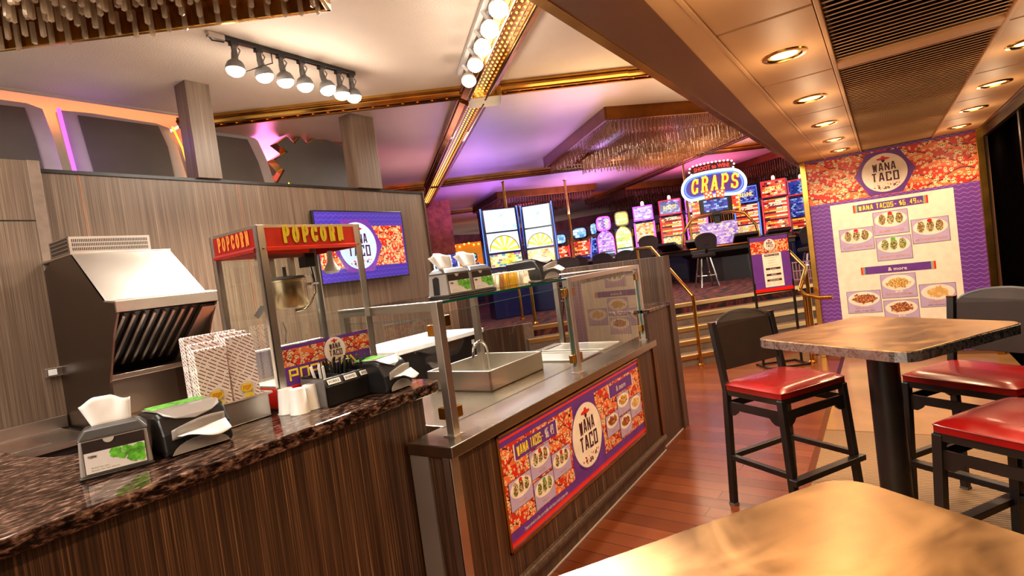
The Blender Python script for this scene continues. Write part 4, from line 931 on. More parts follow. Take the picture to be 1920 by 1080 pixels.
# ================================================================== kitchen back counter, hood, screen
kc = thing('sink_counter', 'steel sink counter with splash-back along the kitchen wall at the left', 'counter', (-4.45, .35, 0))
mb = MB(); mb.box(-.34, .33, -2.2, .95, .84, .87); mb.build('top', STEELH, kc); MB().box(-.345, -.325, -2.2, .99, .87, .955).build('splash_back', STEEL, kc, bevel=.003)
mb = MB(); mb.box(-.22, .2, -.2, .75, .868, .874); mb.build('bowl', CHROME, kc); MB().box(-.33, .31, -2.2, .95, 0, .84).build('cabinet', BLACKP, kc)
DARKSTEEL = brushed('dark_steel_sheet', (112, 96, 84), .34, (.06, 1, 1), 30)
hd = thing('ventless_hood', 'steel ventless fryer hood with slanted face and open baffle bay', 'hood', (-4.28, 1.643, 0))
YL, YR = -.293, .293; lipx = .58; bk = -.58
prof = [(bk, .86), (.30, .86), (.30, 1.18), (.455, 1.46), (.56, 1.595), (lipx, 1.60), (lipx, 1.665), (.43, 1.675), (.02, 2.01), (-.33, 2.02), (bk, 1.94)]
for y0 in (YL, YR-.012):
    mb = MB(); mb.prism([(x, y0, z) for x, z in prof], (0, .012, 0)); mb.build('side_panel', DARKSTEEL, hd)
MB().prism([(.43, YL, 1.676), (.02, YL, 2.011), (.012, YL, 2.0), (.42, YL, 1.664)], (0, YR-YL, 0)).build('sloped_face', STEEL, hd)
mb = MB(); mb.prism([(lipx-.01, YL-.01, 1.60), (lipx+.006, YL-.01, 1.60), (lipx+.006, YL-.01, 1.668), (.42, YL-.01, 1.682), (.42, YL-.01, 1.672), (lipx-.01, YL-.01, 1.655)], (0, YR-YL+.05, 0)); mb.build('lip', STEEL, hd, bevel=.003)
MB().prism([(.02, YL-.006, 2.008), (-.58, YL-.006, 2.008), (-.58, YL-.006, 2.022), (.02, YL-.006, 2.022)], (0, YR-YL+.012, 0)).build('top_flange', STEEL, hd, bevel=.002)
MB().box(bk, bk+.012, YL, YR, .86, 1.94).build('back_panel', STEELH, hd)
MB().prism([(.54, YL+.014, 1.595), (.52, YL+.014, 1.60), (-.02, YL+.014, 1.22), (0, YL+.014, 1.215)], (0, YR-YL-.028, 0)).build('bay_roof', BLACKP, hd)
for k in range(8):
    y = YL+.04+k*.056; mb = MB(); mb.bar((.535, y, 1.578), (.10, y, 1.275), .022, .02, up=(0, 1, 0)); mb.build('baffle', STEEL, hd, bevel=.004)
mb = MB(); mb.prism([(.54, YR-.10, 1.59), (.02, YR-.10, 1.225), (.04, YR-.10, 1.2), (.56, YR-.10, 1.57)], (0, .088, 0)); mb.build('filter_door', STEELH, hd)
MB().box(-.16, -.148, YL+.012, YR-.012, .86, 1.28).build('splash_back', STEELH, hd)
mb = MB(); mb.prism([(-.15, YL+.012, 1.19), (.14, YL+.012, 1.175), (.14, YL+.012, 1.21), (-.15, YL+.012, 1.222)], (0, YR-YL-.05, 0)); mb.build('drip_rail', STEELH, hd, bevel=.003)
MB().box(-.15, .30, YL+.012, YR-.012, .86, .90).build('shelf', STEELH, hd)
vb = MB(); vb.box(-.34, .0, YL+.0, YR-.115, 2.022, 2.028)
for q in ((-.34, -.334, YL, YR-.115), (-.34, 0, YL, YL+.004), (-.34, 0, YR-.119, YR-.115)): vb.box(*q, 2.022, 2.125)
vb.box(-.34, 0, YL, YR-.115, 2.122, 2.127); vbo = vb.build('vent_box', BLACKP, hd)
y0, y1 = YL, YR-.115; mb = MB(); mb.box(.0, .004, y0, y1, 2.022, 2.127); n = 44
for k in range(n):
    yy = y0+.014+(y1-y0-.028)*k/n; mb.i = 1
    for z0 in (2.036, 2.064, 2.091): mb.box(.0042, .0048, yy+.001, yy+.006, z0, z0+.020)
mb.build('grille', [STEEL, BLACKP], vbo)
mb = MB(); [mb.box(-.335+.0, .0, YL-.003, YL, z, z+.006) for z in (2.025, 2.05, 2.075, 2.1, 2.121)]; [mb.box(x, x+.008, YL-.003, YL, 2.022, 2.127) for x in (-.34, -.008)]; mb.build('side_bars', STEEL, vbo)
ob = thing('outlet_box', 'small steel outlet box on the wall below the hood corner', 'outlet box', (-4.80, 1.30, 1.262)); MB().box(0, .045, -.04, .06, -.03, .03).build('box', STEEL, ob, bevel=.003); MB().box(.045, .048, -.028, .02, -.02, .02).build('cover', WHITEP, ob)
fb = thing('fryer_stand', 'dark steel cabinet that carries the fryer hood', 'cabinet', (-4.28, 1.643, 0)); MB().box(-.58, .36, -.29, .29, 0, .86).build('body', STEELH, fb)

tv = thing('wall_screen', 'flat wall screen showing the purple round-badge advert behind the popcorn machine', 'screen', (-4.80, 4.23, 2.03))
MB().box(-.045, .0, -.638, .638, -.392, .392).build('bezel', BLACKP, tv, bevel=.006)
MB().box(-.075, -.045, -.25, .25, -.2, .2).build('bracket', BLACK, tv)
TVW = wavy('screen_purple_wave', 1, (58, 38, 150), (84, 62, 180), .5); 
def emis(src, name, k):
    m_ = src.copy(); m_.name = name; nt = m_.node_tree; b = nt.nodes['Principled BSDF']; l = b.inputs['Base Color'].links
    if l: nt.links.new(l[0].from_socket, b.inputs['Emission Color'])
    b.inputs['Emission Strength'].default_value = k; b.inputs['Roughness'].default_value = .15; return m_
sp = MB().box(0, .003, -.622, .622, -.376, .376).build('picture', TVW, tv)
fr = FR((.003, 0, 0), (0, 1, 0), (0, 0, 1)); festive_print(sp, fr, [(-.62, -.235), (.60, -.235), (.60, .22), (-.62, .22)], .75, 5, .0004, [emis(q, 'screen_'+q.name, .4) for q in FEST_M])
logo(sp, fr, -.10, 0, .262, .001, mats=[emis(PURP, 'screen_violet', .6), glow('screen_pale_blue', (176, 200, 240), .75), emis(MAROON, 'screen_maroon', .5), emis(RED, 'screen_red', .7), emis(ORANGE, 'screen_orange', .7)])

# ================================================================== big sign backs above the kitchen wall
def lean(y, z, d=0): return V(-5.85-.30*(z-2.6)+d, y, z)
def on_lean(px, py):
    x = -5.95
    for _ in range(8): p = atx(px, py, x); x = lean(0, p.z).x
    return p.y, p.z
def arch_sign(label, left, top, right, pl, pr):
    """dark panel in a silver surround, leaning back; outlines run on down behind the wall"""
    def down(e): (y0, z0), (y1, z1) = e[0], e[1]; k = (z0-2.3)/(z1-z0); return [(y0-(y1-y0)*k*.6, 2.3)]+e
    L, T, Q, A, B = [[on_lean(*q) for q in e] for e in (left, top, right, pl, pr)]
    L, Q, A, B = map(down, (L, Q, A, B)); o = V(-5.85, L[0][0], 2.3); t = thing('sign_back', label, 'sign', o)
    mb = MB(); mb.prism([lean(y, z)-o for y, z in L+T+Q[::-1]], (-.10, 0, 0)); mb.build('surround', SILVERP, t, bevel=.006)
    mb = MB(); mb.prism([lean(y, z, .004)-o for y, z in A+B[::-1]], (.02, 0, 0)); mb.build('panel', DARKGREY, t, bevel=.003)
    ya, yb = L[0][0], Q[0][0]
    for y in (ya+(yb-ya)*.25, ya+(yb-ya)*.75): MB().box(-.08, -.02, y-o.y-.03, y-o.y+.03, -2.3, .05).build('stand_post', BLACK, t)
arch_sign('curved grey sign back in silver surround above the wall, cut off at the left edge', [(-60, 305), (-75, 240), (-90, 182)], [(-40, 180), (0, 186), (50, 193)], [(118, 318), (101, 260), (80, 204)], [(-30, 304), (-50, 192)], [(78, 308), (64, 258), (45, 203)])
arch_sign('curved grey sign back in silver surround left of the first wooden column', [(142, 320), (125, 262), (110, 206)], [(173, 212), (260, 226), (293, 231)], [(351, 331), (334, 277), (317, 240)], [(175, 322), (145, 217)], [(325, 330), (313, 276), (295, 237)])
arch_sign('curved grey sign back in silver surround right of the first wooden column', [(378, 333), (368, 290), (356, 238)], [(410, 246), (450, 252), (478, 259)], [(515, 343), (502, 303), (484, 264)], [(400, 336), (385, 252)], [(495, 344), (482, 304), (462, 262)])
def neon_tube(label, pts, m_, d, r=.017):
    q = [on_lean(*p) for p in pts]; (y0, z0), (y1, z1) = q[0], q[1]; q = [(y0-(y1-y0)*(z0-2.5)/(z1-z0)*.6, 2.5)]+q
    o = lean(q[0][0], 2.5, d); t = thing('neon_tube', label, 'neon tube', o); mb = MB(); mb.tube([lean(y, z, d)-o for y, z in q], r, 8); mb.build('tube', m_, t); MB().box(-.05, .02, -.025, .025, -.05, .03).build('socket', BLACKP, t); MB().box(-.045, -.015, -.012, .012, -2.5, -.05).build('stand_post', BLACK, t)
neon_tube('violet neon tube between the two left sign backs', [(135, 318), (120, 262), (106, 207)], NEONP, .05)
neon_tube('amber neon tube beside the first wooden column', [(352, 328), (338, 280), (319, 240)], NEONO, .05, .010)
neon_tube('lime neon tube at the foot of the zigzag sign', [(534, 343), (519, 300)], NEONY, .06)
zz = thing('zigzag_sign', 'grey sign back with a gold zigzag edge between the wooden columns', 'sign', (-5.94, 4.72, 2.3)); o = V(-5.94, 4.72, 0)
zp = [(516, 345), (531, 318), (513, 298), (537, 283), (518, 268), (537, 255), (549, 268), (560, 254), (575, 268), (590, 259), (600, 264), (612, 261), (640, 272), (660, 274), (700, 345)]
zq = [atx(a, b, -5.9)-o-V(0, 0, 2.3) for a, b in zp]; zq = [V(zq[0].x, zq[0].y+.02, 0)]+zq+[V(zq[-1].x, zq[-1].y, 0)]
mb = MB(); mb.prism(zq, (-.14, 0, 0)); mb.build('edge_band', BRASS, zz); mb = MB(); mb.prism([V(p.x+.001, p.y*.985, p.z*.985) for p in zq], (.02, 0, 0)); mb.build('panel', DARKGREY, zz)
rb = thing('slot_topper', 'red glossy machine top with gold cap behind the zigzag sign', 'slot machine', (-7.4, 5.1, 2.0)); MB().box(-.2, .2, -.35, .35, -1.285, 1.2).build('body', plain('deep_red_gloss', (120, 14, 18), .2), rb); MB().prism([(-.25, -.45, 1.2), (.25, -.45, 1.2), (.2, -.45, 1.35), (-.2, -.45, 1.35)], (0, .8, 0)).build('cap', BRASS, rb)

# ================================================================== track lights
def spot_head(parent, p, aim, s=1.0, shade=BLACKP):
    """clip, yoke, socket, bell shade and lit face as one head with its parts"""
    d = (Vector(aim)-Vector(p)).normalized(); q = d.to_track_quat('Z', 'Y').to_matrix().to_4x4(); M_ = Matrix.Translation(p) @ q
    mb = MB(); mb.lathe([(0, -.0), (.022*s, 0), (.024*s, .01*s), (.026*s, .060*s), (.034*s, .066*s), (.056*s, .084*s), (.070*s, .116*s), (.073*s, .142*s), (.067*s, .142*s), (.055*s, .13*s), (0, .12*s)], 20, M_)
    mb.box(p[0]-.012*s, p[0]+.012*s, p[1]-.016*s, p[1]+.016*s, p[2]+.0, p[2]+.06*s); mb.tube([Vector(p)+V(.02, .02, .03)*s, Vector(p)+V(.045, .02, .0)*s, Vector(p)+V(.03, .0, -.05)*s], .005*s, 6)
    h = mb.build('lamp_head', shade, parent, smooth=True)
    mb = MB(); mb.lathe([(0, .192*s), (.032*s, .186*s), (.055*s, .170*s), (.066*s, .150*s), (.067*s, .138*s)], 20, M_); mb.build('lit_face', BULBLENS, h, smooth=True)
    return h
tk = thing('track_light', 'black track light with seven lit heads on the kitchen ceiling', 'track light', (-3.87, 2.95, CEIL))
MB().box(-.018, .018, -.63, .62, -.035, 0).build('track', BLACKP, tk, bevel=.003); MB().box(-.022, .022, -.72, -.6, -.045, -.004).build('feed_box', SILVERP, tk, bevel=.004)
for k, y in enumerate(TRACK_Y):
    MB().box(-.02, .02, y-2.95-.03, y-2.95+.03, -.06, -.03).build('clip', BLACKP, tk, bevel=.003)
    ax = [(.02, -.1, -1), (.06, .14, -1), (.03, .1, -1), (.05, .05, -1), (.25, .12, -1), (.05, .02, -1), (.05, .0, -1)][k]
    spot_head(tk, V(.0, y-2.95, -.105), V(.0, y-2.95, -.105)+Vector(ax), .98, GREYP)
mb = MB(); mb.tube([(.0, -.48, -.25), (.05, -.38, -.20), (.03, -.24, -.13), (.0, -.22, -.04)], .005, 6); mb.tube([(0, -.72, -.03), (.02, -.70, -.07), (0, -.6, -.05)], .005, 6); mb.build('cable', BLACKP, tk)
bk_ = thing('beam_track_light', 'silver spot heads on the track beside the brass beam at the top', 'track light', BEAM2_0+V(-.19, -.20, 0)); off = BEAM2_0+V(-.19, -.20, 0)
mb = MB(); a = BEAM2_DIR*-.9; b = BEAM2_DIR*1.4; mb.bar(a+V(0, 0, -.02), b+V(0, 0, -.02), .04, .04); mb.build('track', SILVERP, bk_)
for k, t_ in enumerate((-.55, -.2, .12, .44, .78, 1.15)):
    p = BEAM2_DIR*t_+V(.03, .03, -.10); mb = MB(); mb.bar(BEAM2_DIR*t_+V(0, 0, -.03), p, .03, .03, up=(1, 0, 0)); mb.build('clip', SILVERP, bk_); spot_head(bk_, p, p+V(.25, -.45, -.8), .95, SILVERP)

# ================================================================== crystal ceiling fixtures
def rod_bm(mb, x, y, z1, L, r=.011):
    mb.lathe([(0, z1), (r, z1-.004), (r, z1-L+.012), (0, z1-L)], 5, Matrix.Translation((x, y, 0)) @ Matrix.Rotation(x*7+y*3, 4, 'Z'))
def chandelier(label, corner, ang, a, b, drop, z_frame, tiers, spacing, view=None, zt=CEIL, r=.011, crystal_=None, frame_=None):
    """brass box frame hung under the ceiling: corner, heading of its long side, size a x b; tiers of (inset, top z, length)"""
    t = thing('crystal_fixture', label, 'chandelier', corner, ang)
    mb = MB(); th = .03
    for q in ((0, a, 0, th), (0, a, b-th, b), (0, th, 0, b), (a-th, a, 0, b)): mb.box(*q, z_frame-corner[2], zt-corner[2])
    mb.build('frame', frame_ or BRASS, t, bevel=.006); MB().box(.03, a-.03, .03, b-.03, zt-corner[2]-.03, zt-corner[2]-.01).build('mirror_plate', BRASSD, t)
    rods = []
    for ins, z1, L in tiers:
        for rows in range(3):
            i_ = ins+rows*spacing*1.4; per = []
            x = i_
            while x < a-i_: per += [(x, i_), (x, b-i_)]; x += spacing
            y = i_
            while y < b-i_: per += [(i_, y), (a-i_, y)]; y += spacing
            rods += [(x, y, z1-corner[2], L*random.uniform(.85, 1.1)) for x, y in per]
    mw = Matrix.Translation(corner) @ Matrix.Rotation(ang, 4, 'Z'); view = view or CAM
    rods.sort(key=lambda q: ((mw @ V(q[0], q[1], 0)).xy-view.xy).length)
    def in_view(x, y):
        v = mw @ V(x, y, -.1)-CAM; k = v.dot(AX_F)
        if k < .2: return False
        px, py = 960+CAM_F*v.dot(AX_R)/k, 540-CAM_F*v.dot(AX_U)/k
        return -40 < px < 1960 and -70 < py < 1100
    rods = [q for q in rods if in_view(q[0], q[1])]
    first = rods[:96] if len(rods) > 100 else rods
    for x, y, z1, L in first: mb = MB(); rod_bm(mb, x, y, z1, L, r); mb.build('crystal_rod', crystal_ or CRYSTAL, t)
    if len(rods) > 96:
        mb = MB(); [rod_bm(mb, x, y, z1, L, r) for x, y, z1, L in rods[96:1500]]; mb.build('crystal_rods', crystal_ or CRYSTAL, t, kind='stuff')
    return t

FRAMEGOLD = brushed('dark_gold_frame', (150, 98, 48), .3, sc=5, var=.15)
ck = chandelier('crystal ceiling fixture in a brass frame at the top left, cut by the edge', V(-2.81, 2.475, 3.34), R(215.4), 3.1, 1.3, .2, 3.36, [(.07, 3.49, .17), (.32, 3.52, .17), (.58, 3.49, .16)], .105, r=.0165)
chandelier('crystal ceiling fixture nearest over the casino, left of the lit craps sign', V(-5.14, 9.12, 3.38), R(-43.6), 3.08, 3.0, .2, 3.36, [(.10, 3.40, .17), (.55, 3.33, .24), (1.0, 3.24, .26)], .06, r=.010, crystal_=BROWNCRYSTAL, frame_=FRAMEGOLD)
chandelier('crystal ceiling fixture above the tall wheel slot machines', V(-10.15, 13.3, 3.38), R(-39), 2.8, 2.8, .2, 3.36, [(.10, 3.40, .2), (.55, 3.33, .26)], .075, r=.013, crystal_=BROWNCRYSTAL, frame_=FRAMEGOLD)
chandelier('distant crystal ceiling fixture over the row of arched slot machines', V(-8.2, 17.0, 3.38), R(-41), 3.0, 3.0, .2, 3.36, [(.10, 3.40, .22), (.6, 3.30, .3)], .09, r=.016, crystal_=BROWNCRYSTAL, frame_=FRAMEGOLD)
chandelier('distant crystal ceiling fixture right behind the craps sign', V(-3.6, 16.2, 3.40), R(-41), 2.6, 2.6, .2, 3.36, [(.10, 3.40, .3), (.5, 3.28, .32)], .08, r=.014, crystal_=BROWNCRYSTAL, frame_=FRAMEGOLD)

# ================================================================== dining strip: tables and stools
BACKP = plain('dark_back_panel', (34, 21, 15), .55, var=.1, spec=.25)
def stool(label, loc, rz):
    t = thing('bar_stool', label, 'bar stool', loc, rz, 'red bar stools at the metal tables')
    w, d, zt = .255, .205, .745; B = BLACK
    def top(u_, v_):
        a, b = u_*2-1, v_*2-1; e = (1-a**6)*(1-b**6)
        return V(d*a*(1-.03*abs(b)**4), w*b*(1-.03*abs(a)**4), zt-.022+.026*max(0, e)**.5)
    mb = MB(); mb.grid(top, 16, 16)
    n = 16; ring = [(0, k/n) for k in range(n)]+[(k/n, 1) for k in range(n)]+[(1, 1-k/n) for k in range(n)]+[(1-k/n, 0) for k in range(n)]
    v1 = [mb.bm.verts.new(top(*q)) for q in ring]; v2 = [mb.bm.verts.new(top(*q)*1.0+V(0, 0, -.03)) for q in ring]; m_ = len(ring)
    for k in range(m_): mb.face([v1[k], v1[(k+1) % m_], v2[(k+1) % m_], v2[k]])
    mb.face(v2); bmesh.ops.remove_doubles(mb.bm, verts=mb.bm.verts, dist=.0005); se = mb.build('seat', REDVINYL, t, smooth=True)
    mb = MB(); mb.tube([top(*q)+V(0, 0, -.0015) for q in ring], .0035, 6, closed=True); mb.build('piping', REDVINYL, se)
    MB().box(-d+.005, d-.005, -w+.005, w-.005, zt-.085, zt-.05).build('seat_frame', B, t, bevel=.003)
    sp = .035; L = {}
    for a in (-1, 1):
        for b in (-1, 1):
            x, y = a*(d-.018), b*(w-.018); foot = V(x+a*sp*.9, y+b*sp*.4, 0); topz = zt-.06; L[a, b] = (foot, V(x, y, topz))
            mb = MB(); mb.bar(foot+V(0, 0, .008), V(x, y, topz), .036, .036, up=(1, 0, 0)); lg = mb.build('leg', B, t, bevel=.003)
            MB().obox(foot+V(0, 0, .006), (.04, .04, .012)).build('foot_cap', GREYP, lg)
    P = lambda a, b, z: L[a, b][0].lerp(L[a, b][1], z/(zt-.06))
    for (a0, b0), (a1, b1), z in (((-1, -1), (1, -1), .29), ((-1, 1), (1, 1), .29), ((-1, -1), (-1, 1), .29)):
        MB().bar(P(a0, b0, z), P(a1, b1, z), .03, .03).build('stretcher', B, t, bevel=.002)
    f0, f1 = P(1, -1, .27), P(1, 1, .27); MB().bar(f0+V(.026, -.03, 0), f1+V(.026, .03, 0), .045, .03).build('foot_rail', B, t, bevel=.002)
    for (a0, b0), (a1, b1) in (((-1, -1), (1, -1)), ((-1, 1), (1, 1)), ((1, -1), (1, 1)), ((-1, -1), (-1, 1))):
        z = .60; p, q = P(a0, b0, z), P(a1, b1, z); dr = (q-p); Lh = dr.length; dr.normalize(); mb = MB(); n_ = dr.cross(V(0, 0, 1))*.012
        pts = [(0, -.055), (.05, -.055), (.072, -.04), (.085, -.022), (Lh-.085, -.022), (Lh-.072, -.04), (Lh-.05, -.055), (Lh, -.055), (Lh, .022), (0, .022)]
        mb.prism([p+dr*x+V(0, 0, z_)-n_*.5 for x, z_ in pts], n_); mb.build('apron', B, t)
    for b in (-1, 1):
        y = b*(w-.018); mb = MB(); x = -(d-.018)
        mb.bar((x, y, zt-.06), (x-.055, y, 1.075), .034, .034, up=(1, 0, 0)); po = mb.build('back_post', B, t, bevel=.003)
        MB().obox((x-.0555, y, 1.078), (.036, .036, .008)).build('post_cap', COPPERY, po)
    mb = MB(); yy = w-.045; prof = [(-yy, .80), (yy, .80), (yy, 1.045)]+[(yy*math.cos(R(a))*1.0, 1.045+.075*math.sin(R(a))) for a in range(12, 180, 12)]+[(-yy, 1.045)]
    xb = lambda z, y: -(d-.018)-.012-.16*(z-.745)-.02*(1-(y/yy)**2)
    mb.prism([(xb(z, y), y, z) for y, z in prof], (.014, 0, 0)); bp = mb.build('backrest', BACKP, t, bevel=.002)
    mb = MB(); mb.tube([(xb(z, y)+.007, y, z) for y, z in prof[1:]], .008, 6); mb.build('back_rim', B, bp)
    return t
TA = R(-35)
def rrect(h, r, n=6): return [(sx*(h-r)+r*math.cos(R(a0+90*k/n)), sy*(h-r)+r*math.sin(R(a0+90*k/n))) for sx, sy, a0 in ((1, 1, 0), (-1, 1, 90), (-1, -1, 180), (1, -1, 270)) for k in range(n+1)]
def table(label, loc, rz, half=.385):
    t = thing('bar_table', label, 'table', loc, rz, 'square metal bar tables')
    mb = MB(); mb.prism([(x, y, .988) for x, y in rrect(half, .075)], (0, 0, .040)); tp = mb.build('tabletop', TABLE, t, bevel=.004)
    o = [(x, y) for x, y in rrect(half+.002, .077)]; mb = MB()
    for (x0, y0), (x1, y1) in zip(o, o[1:]+o[:1]): mb.poly([(x0, y0, .984), (x1, y1, .984), (x1, y1, 1.024), (x0, y0, 1.024)])
    mb.build('edge_band', SWIRL, tp, solid=.003)
    MB().lathe([(0, .03), (.066, .03), (.066, .98), (0, .98)], 24).build('column', BLACK, t, smooth=True)
    MB().obox((0, 0, .975), (.42, .42, .014)).build('mount_plate', BLACK, t, bevel=.004)
    MB().lathe([(0, 0), (.28, 0), (.28, .012), (.25, .026), (.08, .036), (0, .036)], 32).build('base', BLACK, t, smooth=True)
    return t
table('square bronze metal bar table with three stools, in front of the menu board', (-.055, 3.09, .004), TA, .385)
table('square bronze metal bar table nearest the viewer, cut off at the bottom edge', (-.02, .755, .004), TA, .39)
stool('red-seated black bar stool with its back to the serving counter, left of the far table', (-.545, 3.375, .0), R(-32))
stool('red-seated black bar stool behind the far table, its back to the menu board', (.335, 3.50, .004), R(-35-90))
stool('red-seated black bar stool at the right edge, nearest the viewer', (.40, 2.74, .004), R(145))

# ================================================================== downlights
for k, (x, y) in enumerate(DOWN):
    if y < 2.2: continue
    col = 'left' if x < 0 else 'right'; row = ('nearest', 'second', 'third', 'fourth', 'farthest')[min(4, round((y-2.85)/1.03))]
    t = thing('downlight', '%s amber downlight in the %s row of the low tiled ceiling' % (row, col), 'ceiling light', (x, y, LOWC), 0, 'amber downlights of the low ceiling')
    MB().lathe([(.095, 0), (.093, -.006), (.075, -.008), (.068, .0), (.066, .03), (.06, .03)], 28).build('trim_ring', BRASS, t, smooth=True)
    MB().lathe([(0, -.004), (.04, -.004), (.066, .002), (.066, .012)], 28).build('lens', DOWNLENS, t, smooth=True)

# ================================================================== sign stand and hand rails
ps = thing('poster_stand', 'black floor stand with a purple price poster in front of the stairs', 'sign stand', (-1.11, 7.06, 0), R(35))
fr = FR((0, -.012, .87), (1, 0, 0), (0, .02, 1)); mb = MB()
MB().prism([fr(-.24, 0, -.02), fr(.24, 0, -.02), fr(.24, .68, -.02), fr(-.24, .68, -.02)], fr.n*.018).build('board', BLACK, ps, bevel=.003)
MB().prism([fr(-.225, .015, -.002), fr(.225, .015, -.002), fr(.225, .665, -.002), fr(-.225, .665, -.002)], fr.n*.002).build('poster', PURP, ps)
festive_print(ps, fr, [(-.225, .47), (.225, .47), (.225, .615), (-.225, .615)], .6, 4)
mb = MB(); prect(mb, fr, -.225, .225, .015, .055, .0005, 0); mb.build('red_band', RED, ps)
mb = MB(); prect(mb, fr, -.10, .125, .07, .465, .001, 0)
for k, (y, s) in enumerate(((.43, 'WANA TACOS - $6.49 EA.'), (.27, '& more'), (.20, 'SIDES'), (.135, 'BEVERAGES'))): prect(mb, fr, -.075, .10, y, y+.024, .0022, 1); text(mb, fr, s, .0125, y+.006, .012, .0036, 2, align='C', w=min(.16, .012*len(s)))
for k, s in enumerate(('#1 CARNE ASADA TACOS', '#2 BEEF TACOS', '#3 CARNITAS TACOS', '#4 CHICKEN TACOS')): text(mb, fr, s, .0125, .405-.03*k, .011, .0022, 3, align='C', w=.0066*len(s))
for k, y in enumerate((.25, .235, .18, .165, .118, .104, .09)): text(mb, fr, 'Beans ... Rice ... $4.49', -.08, y, .008, .0022, 3, w=.18)
mb.build('price_sheet', [CREAM, MAROON, WHITE, MAROON], ps)
logo(ps, fr, .0, .565, .068, .003, hexa=False)
mb = MB(); [mb.bar((x, 0, .02), (x, 0, 1.0), .022, .022, up=(1, 0, 0)) for x in (-.228, .228)]; mb.build('uprights', BLACK, ps)
mb = MB(); mb.box(-.25, .25, -.16, -.13, 0, .02); mb.box(-.25, .25, .13, .16, 0, .02); [mb.box(x-.015, x+.015, -.16, .16, 0, .022) for x in (-.228, .228)]; mb.build('base', BLACK, ps)
def rail(label, pts, posts, r=.024):
    t = thing('handrail', label, 'handrail', posts[0][0]); o = Vector(posts[0][0])
    mb = MB(); mb.tube([Vector(p)-o for p in pts], r, 12); mb.build('rail', BRASS, t, smooth=True)
    for a, b in posts: mb = MB(); mb.tube([Vector(a)-o, Vector(b)-o], r*.95, 12); mb.lathe([(0, 0), (r*1.9, 0), (r*1.9, .012), (r, .03)], 16, Matrix.Translation(Vector(a)-o)); mb.build('post', BRASS, t, smooth=True)
    return t
sR = 3.55
rail('brass handrail up the stairs, standing left of the price poster', [SD(sR, D0+.05, .90), SD(sR, TOPD, .90+UP-.02), SD(sR, TOPD-.55, .90+UP)], [(SD(sR, D0+.05, 0), SD(sR, D0+.05, .90)), (SD(sR, TOPD-.5, UP), SD(sR, TOPD-.5, UP+.9))])
g0, g1, g2, g3, g4, g5 = at(1470, 462, 7.35), at(1511, 503, 6.80), at(1499, 545, 6.48), at(1511, 553, 6.34), at(1535, 558, 6.22), at(1561, 557, 6.10)
rail('brass handrail ending in a curved return beside the big menu board', [g0, g1, g2.lerp(g1, .1), g2, g3, g4, g5], [(V(g3.x-.02, g3.y+.08, 0), V(g3.x-.02, g3.y+.06, g3.z)), (V(g1.x, g1.y, 0), V(g1.x, g1.y, g1.z))])
rp = at(1045, 590, 9.6); rp = V(rp.x, rp.y, 0)
q0 = SD(1.75, TOPD-.3, UP)
rail('brass post and rail at the head of the stairs seen through the sneeze guard', [q0+V(0, 0, .92), q0+V(-.0, 0, .92)+SD(0, -.9)], [(q0, q0+V(0, 0, .92)), (q0+SD(0, -.9), q0+SD(0, -.9, .92))])

# ================================================================== casino floor
def face_cam(p, extra=0): return math.atan2(CAM.y-p[1], CAM.x-p[0])+R(extra)
def floor_at(px, py, D): p = at(px, py, D); return V(p.x, p.y, UP)
SC = dict(pale=screen('pale_blue_screen', [(150, 214, 246), (226, 246, 255), (190, 230, 250), (246, 240, 206)], 3, .75, 'n'),
          gold=screen('gold_screen', [(120, 70, 20), (250, 220, 80), (60, 130, 170), (240, 236, 190), (200, 150, 30), (130, 90, 170)], 60, .95),
          pink=screen('pink_screen', [(200, 40, 130), (230, 190, 90), (240, 240, 200), (190, 210, 120), (230, 110, 60), (250, 200, 220)], 60, .95),
          fire=screen('fire_screen', [(120, 14, 14), (230, 60, 30), (250, 190, 60), (180, 20, 20), (250, 240, 180), (60, 20, 30)], 50, .95),
          blue=screen('blue_screen', [(14, 20, 70), (40, 70, 170), (20, 20, 60), (150, 190, 240), (90, 60, 170), (30, 40, 110)], 60, .8),
          viol=screen('violet_screen', [(110, 80, 190), (190, 160, 230), (130, 100, 200), (230, 190, 230), (240, 230, 200)], 70, .85),
          aqua=screen('aqua_screen', [(60, 120, 190), (150, 220, 230), (230, 250, 250), (200, 240, 245), (40, 70, 140)], 34, .95),
          lime=screen('lime_screen', [(150, 180, 80), (210, 236, 150), (240, 250, 210), (240, 220, 120), (250, 250, 240)], 34, .95),
          rows=screen('payline_screen', [(40, 14, 24), (150, 30, 30), (220, 70, 40), (240, 190, 70), (250, 236, 190), (60, 24, 40)], 9, .9, 'r'))
RIB = [(250, 206, 70), (240, 236, 200), (250, 226, 120)]
WHEELM = [plain('wheel_gold', RIB[0], .4), plain('wheel_cream', RIB[1], .4), plain('wheel_dark', (90, 60, 20), .4)]
for m_, q in zip(WHEELM, (RIB[0], RIB[1], (60, 40, 10))):
    b = m_.node_tree.nodes['Principled BSDF']; b.inputs['Emission Color'].default_value = c(*q); b.inputs['Emission Strength'].default_value = .8
def wheel(mb, fr, cx, cy, r, d):
    n = 12
    for k in range(n): mb.i = k % 2; mb.prism([fr(cx, cy, d), fr(cx+r*math.cos(PI*k/n), cy+r*math.sin(PI*k/n), d), fr(cx+r*math.cos(PI*(k+1)/n), cy+r*math.sin(PI*(k+1)/n), d)], fr.n*.004)
    pp(mb, fr, ell(cx, cy, r*.22, r*.22, 14, 0, 180), d+.005, 0); ribbon(mb, fr, arc(cx, cy, r, r, 0, 180, 18), r*.05, d+.005, 2)
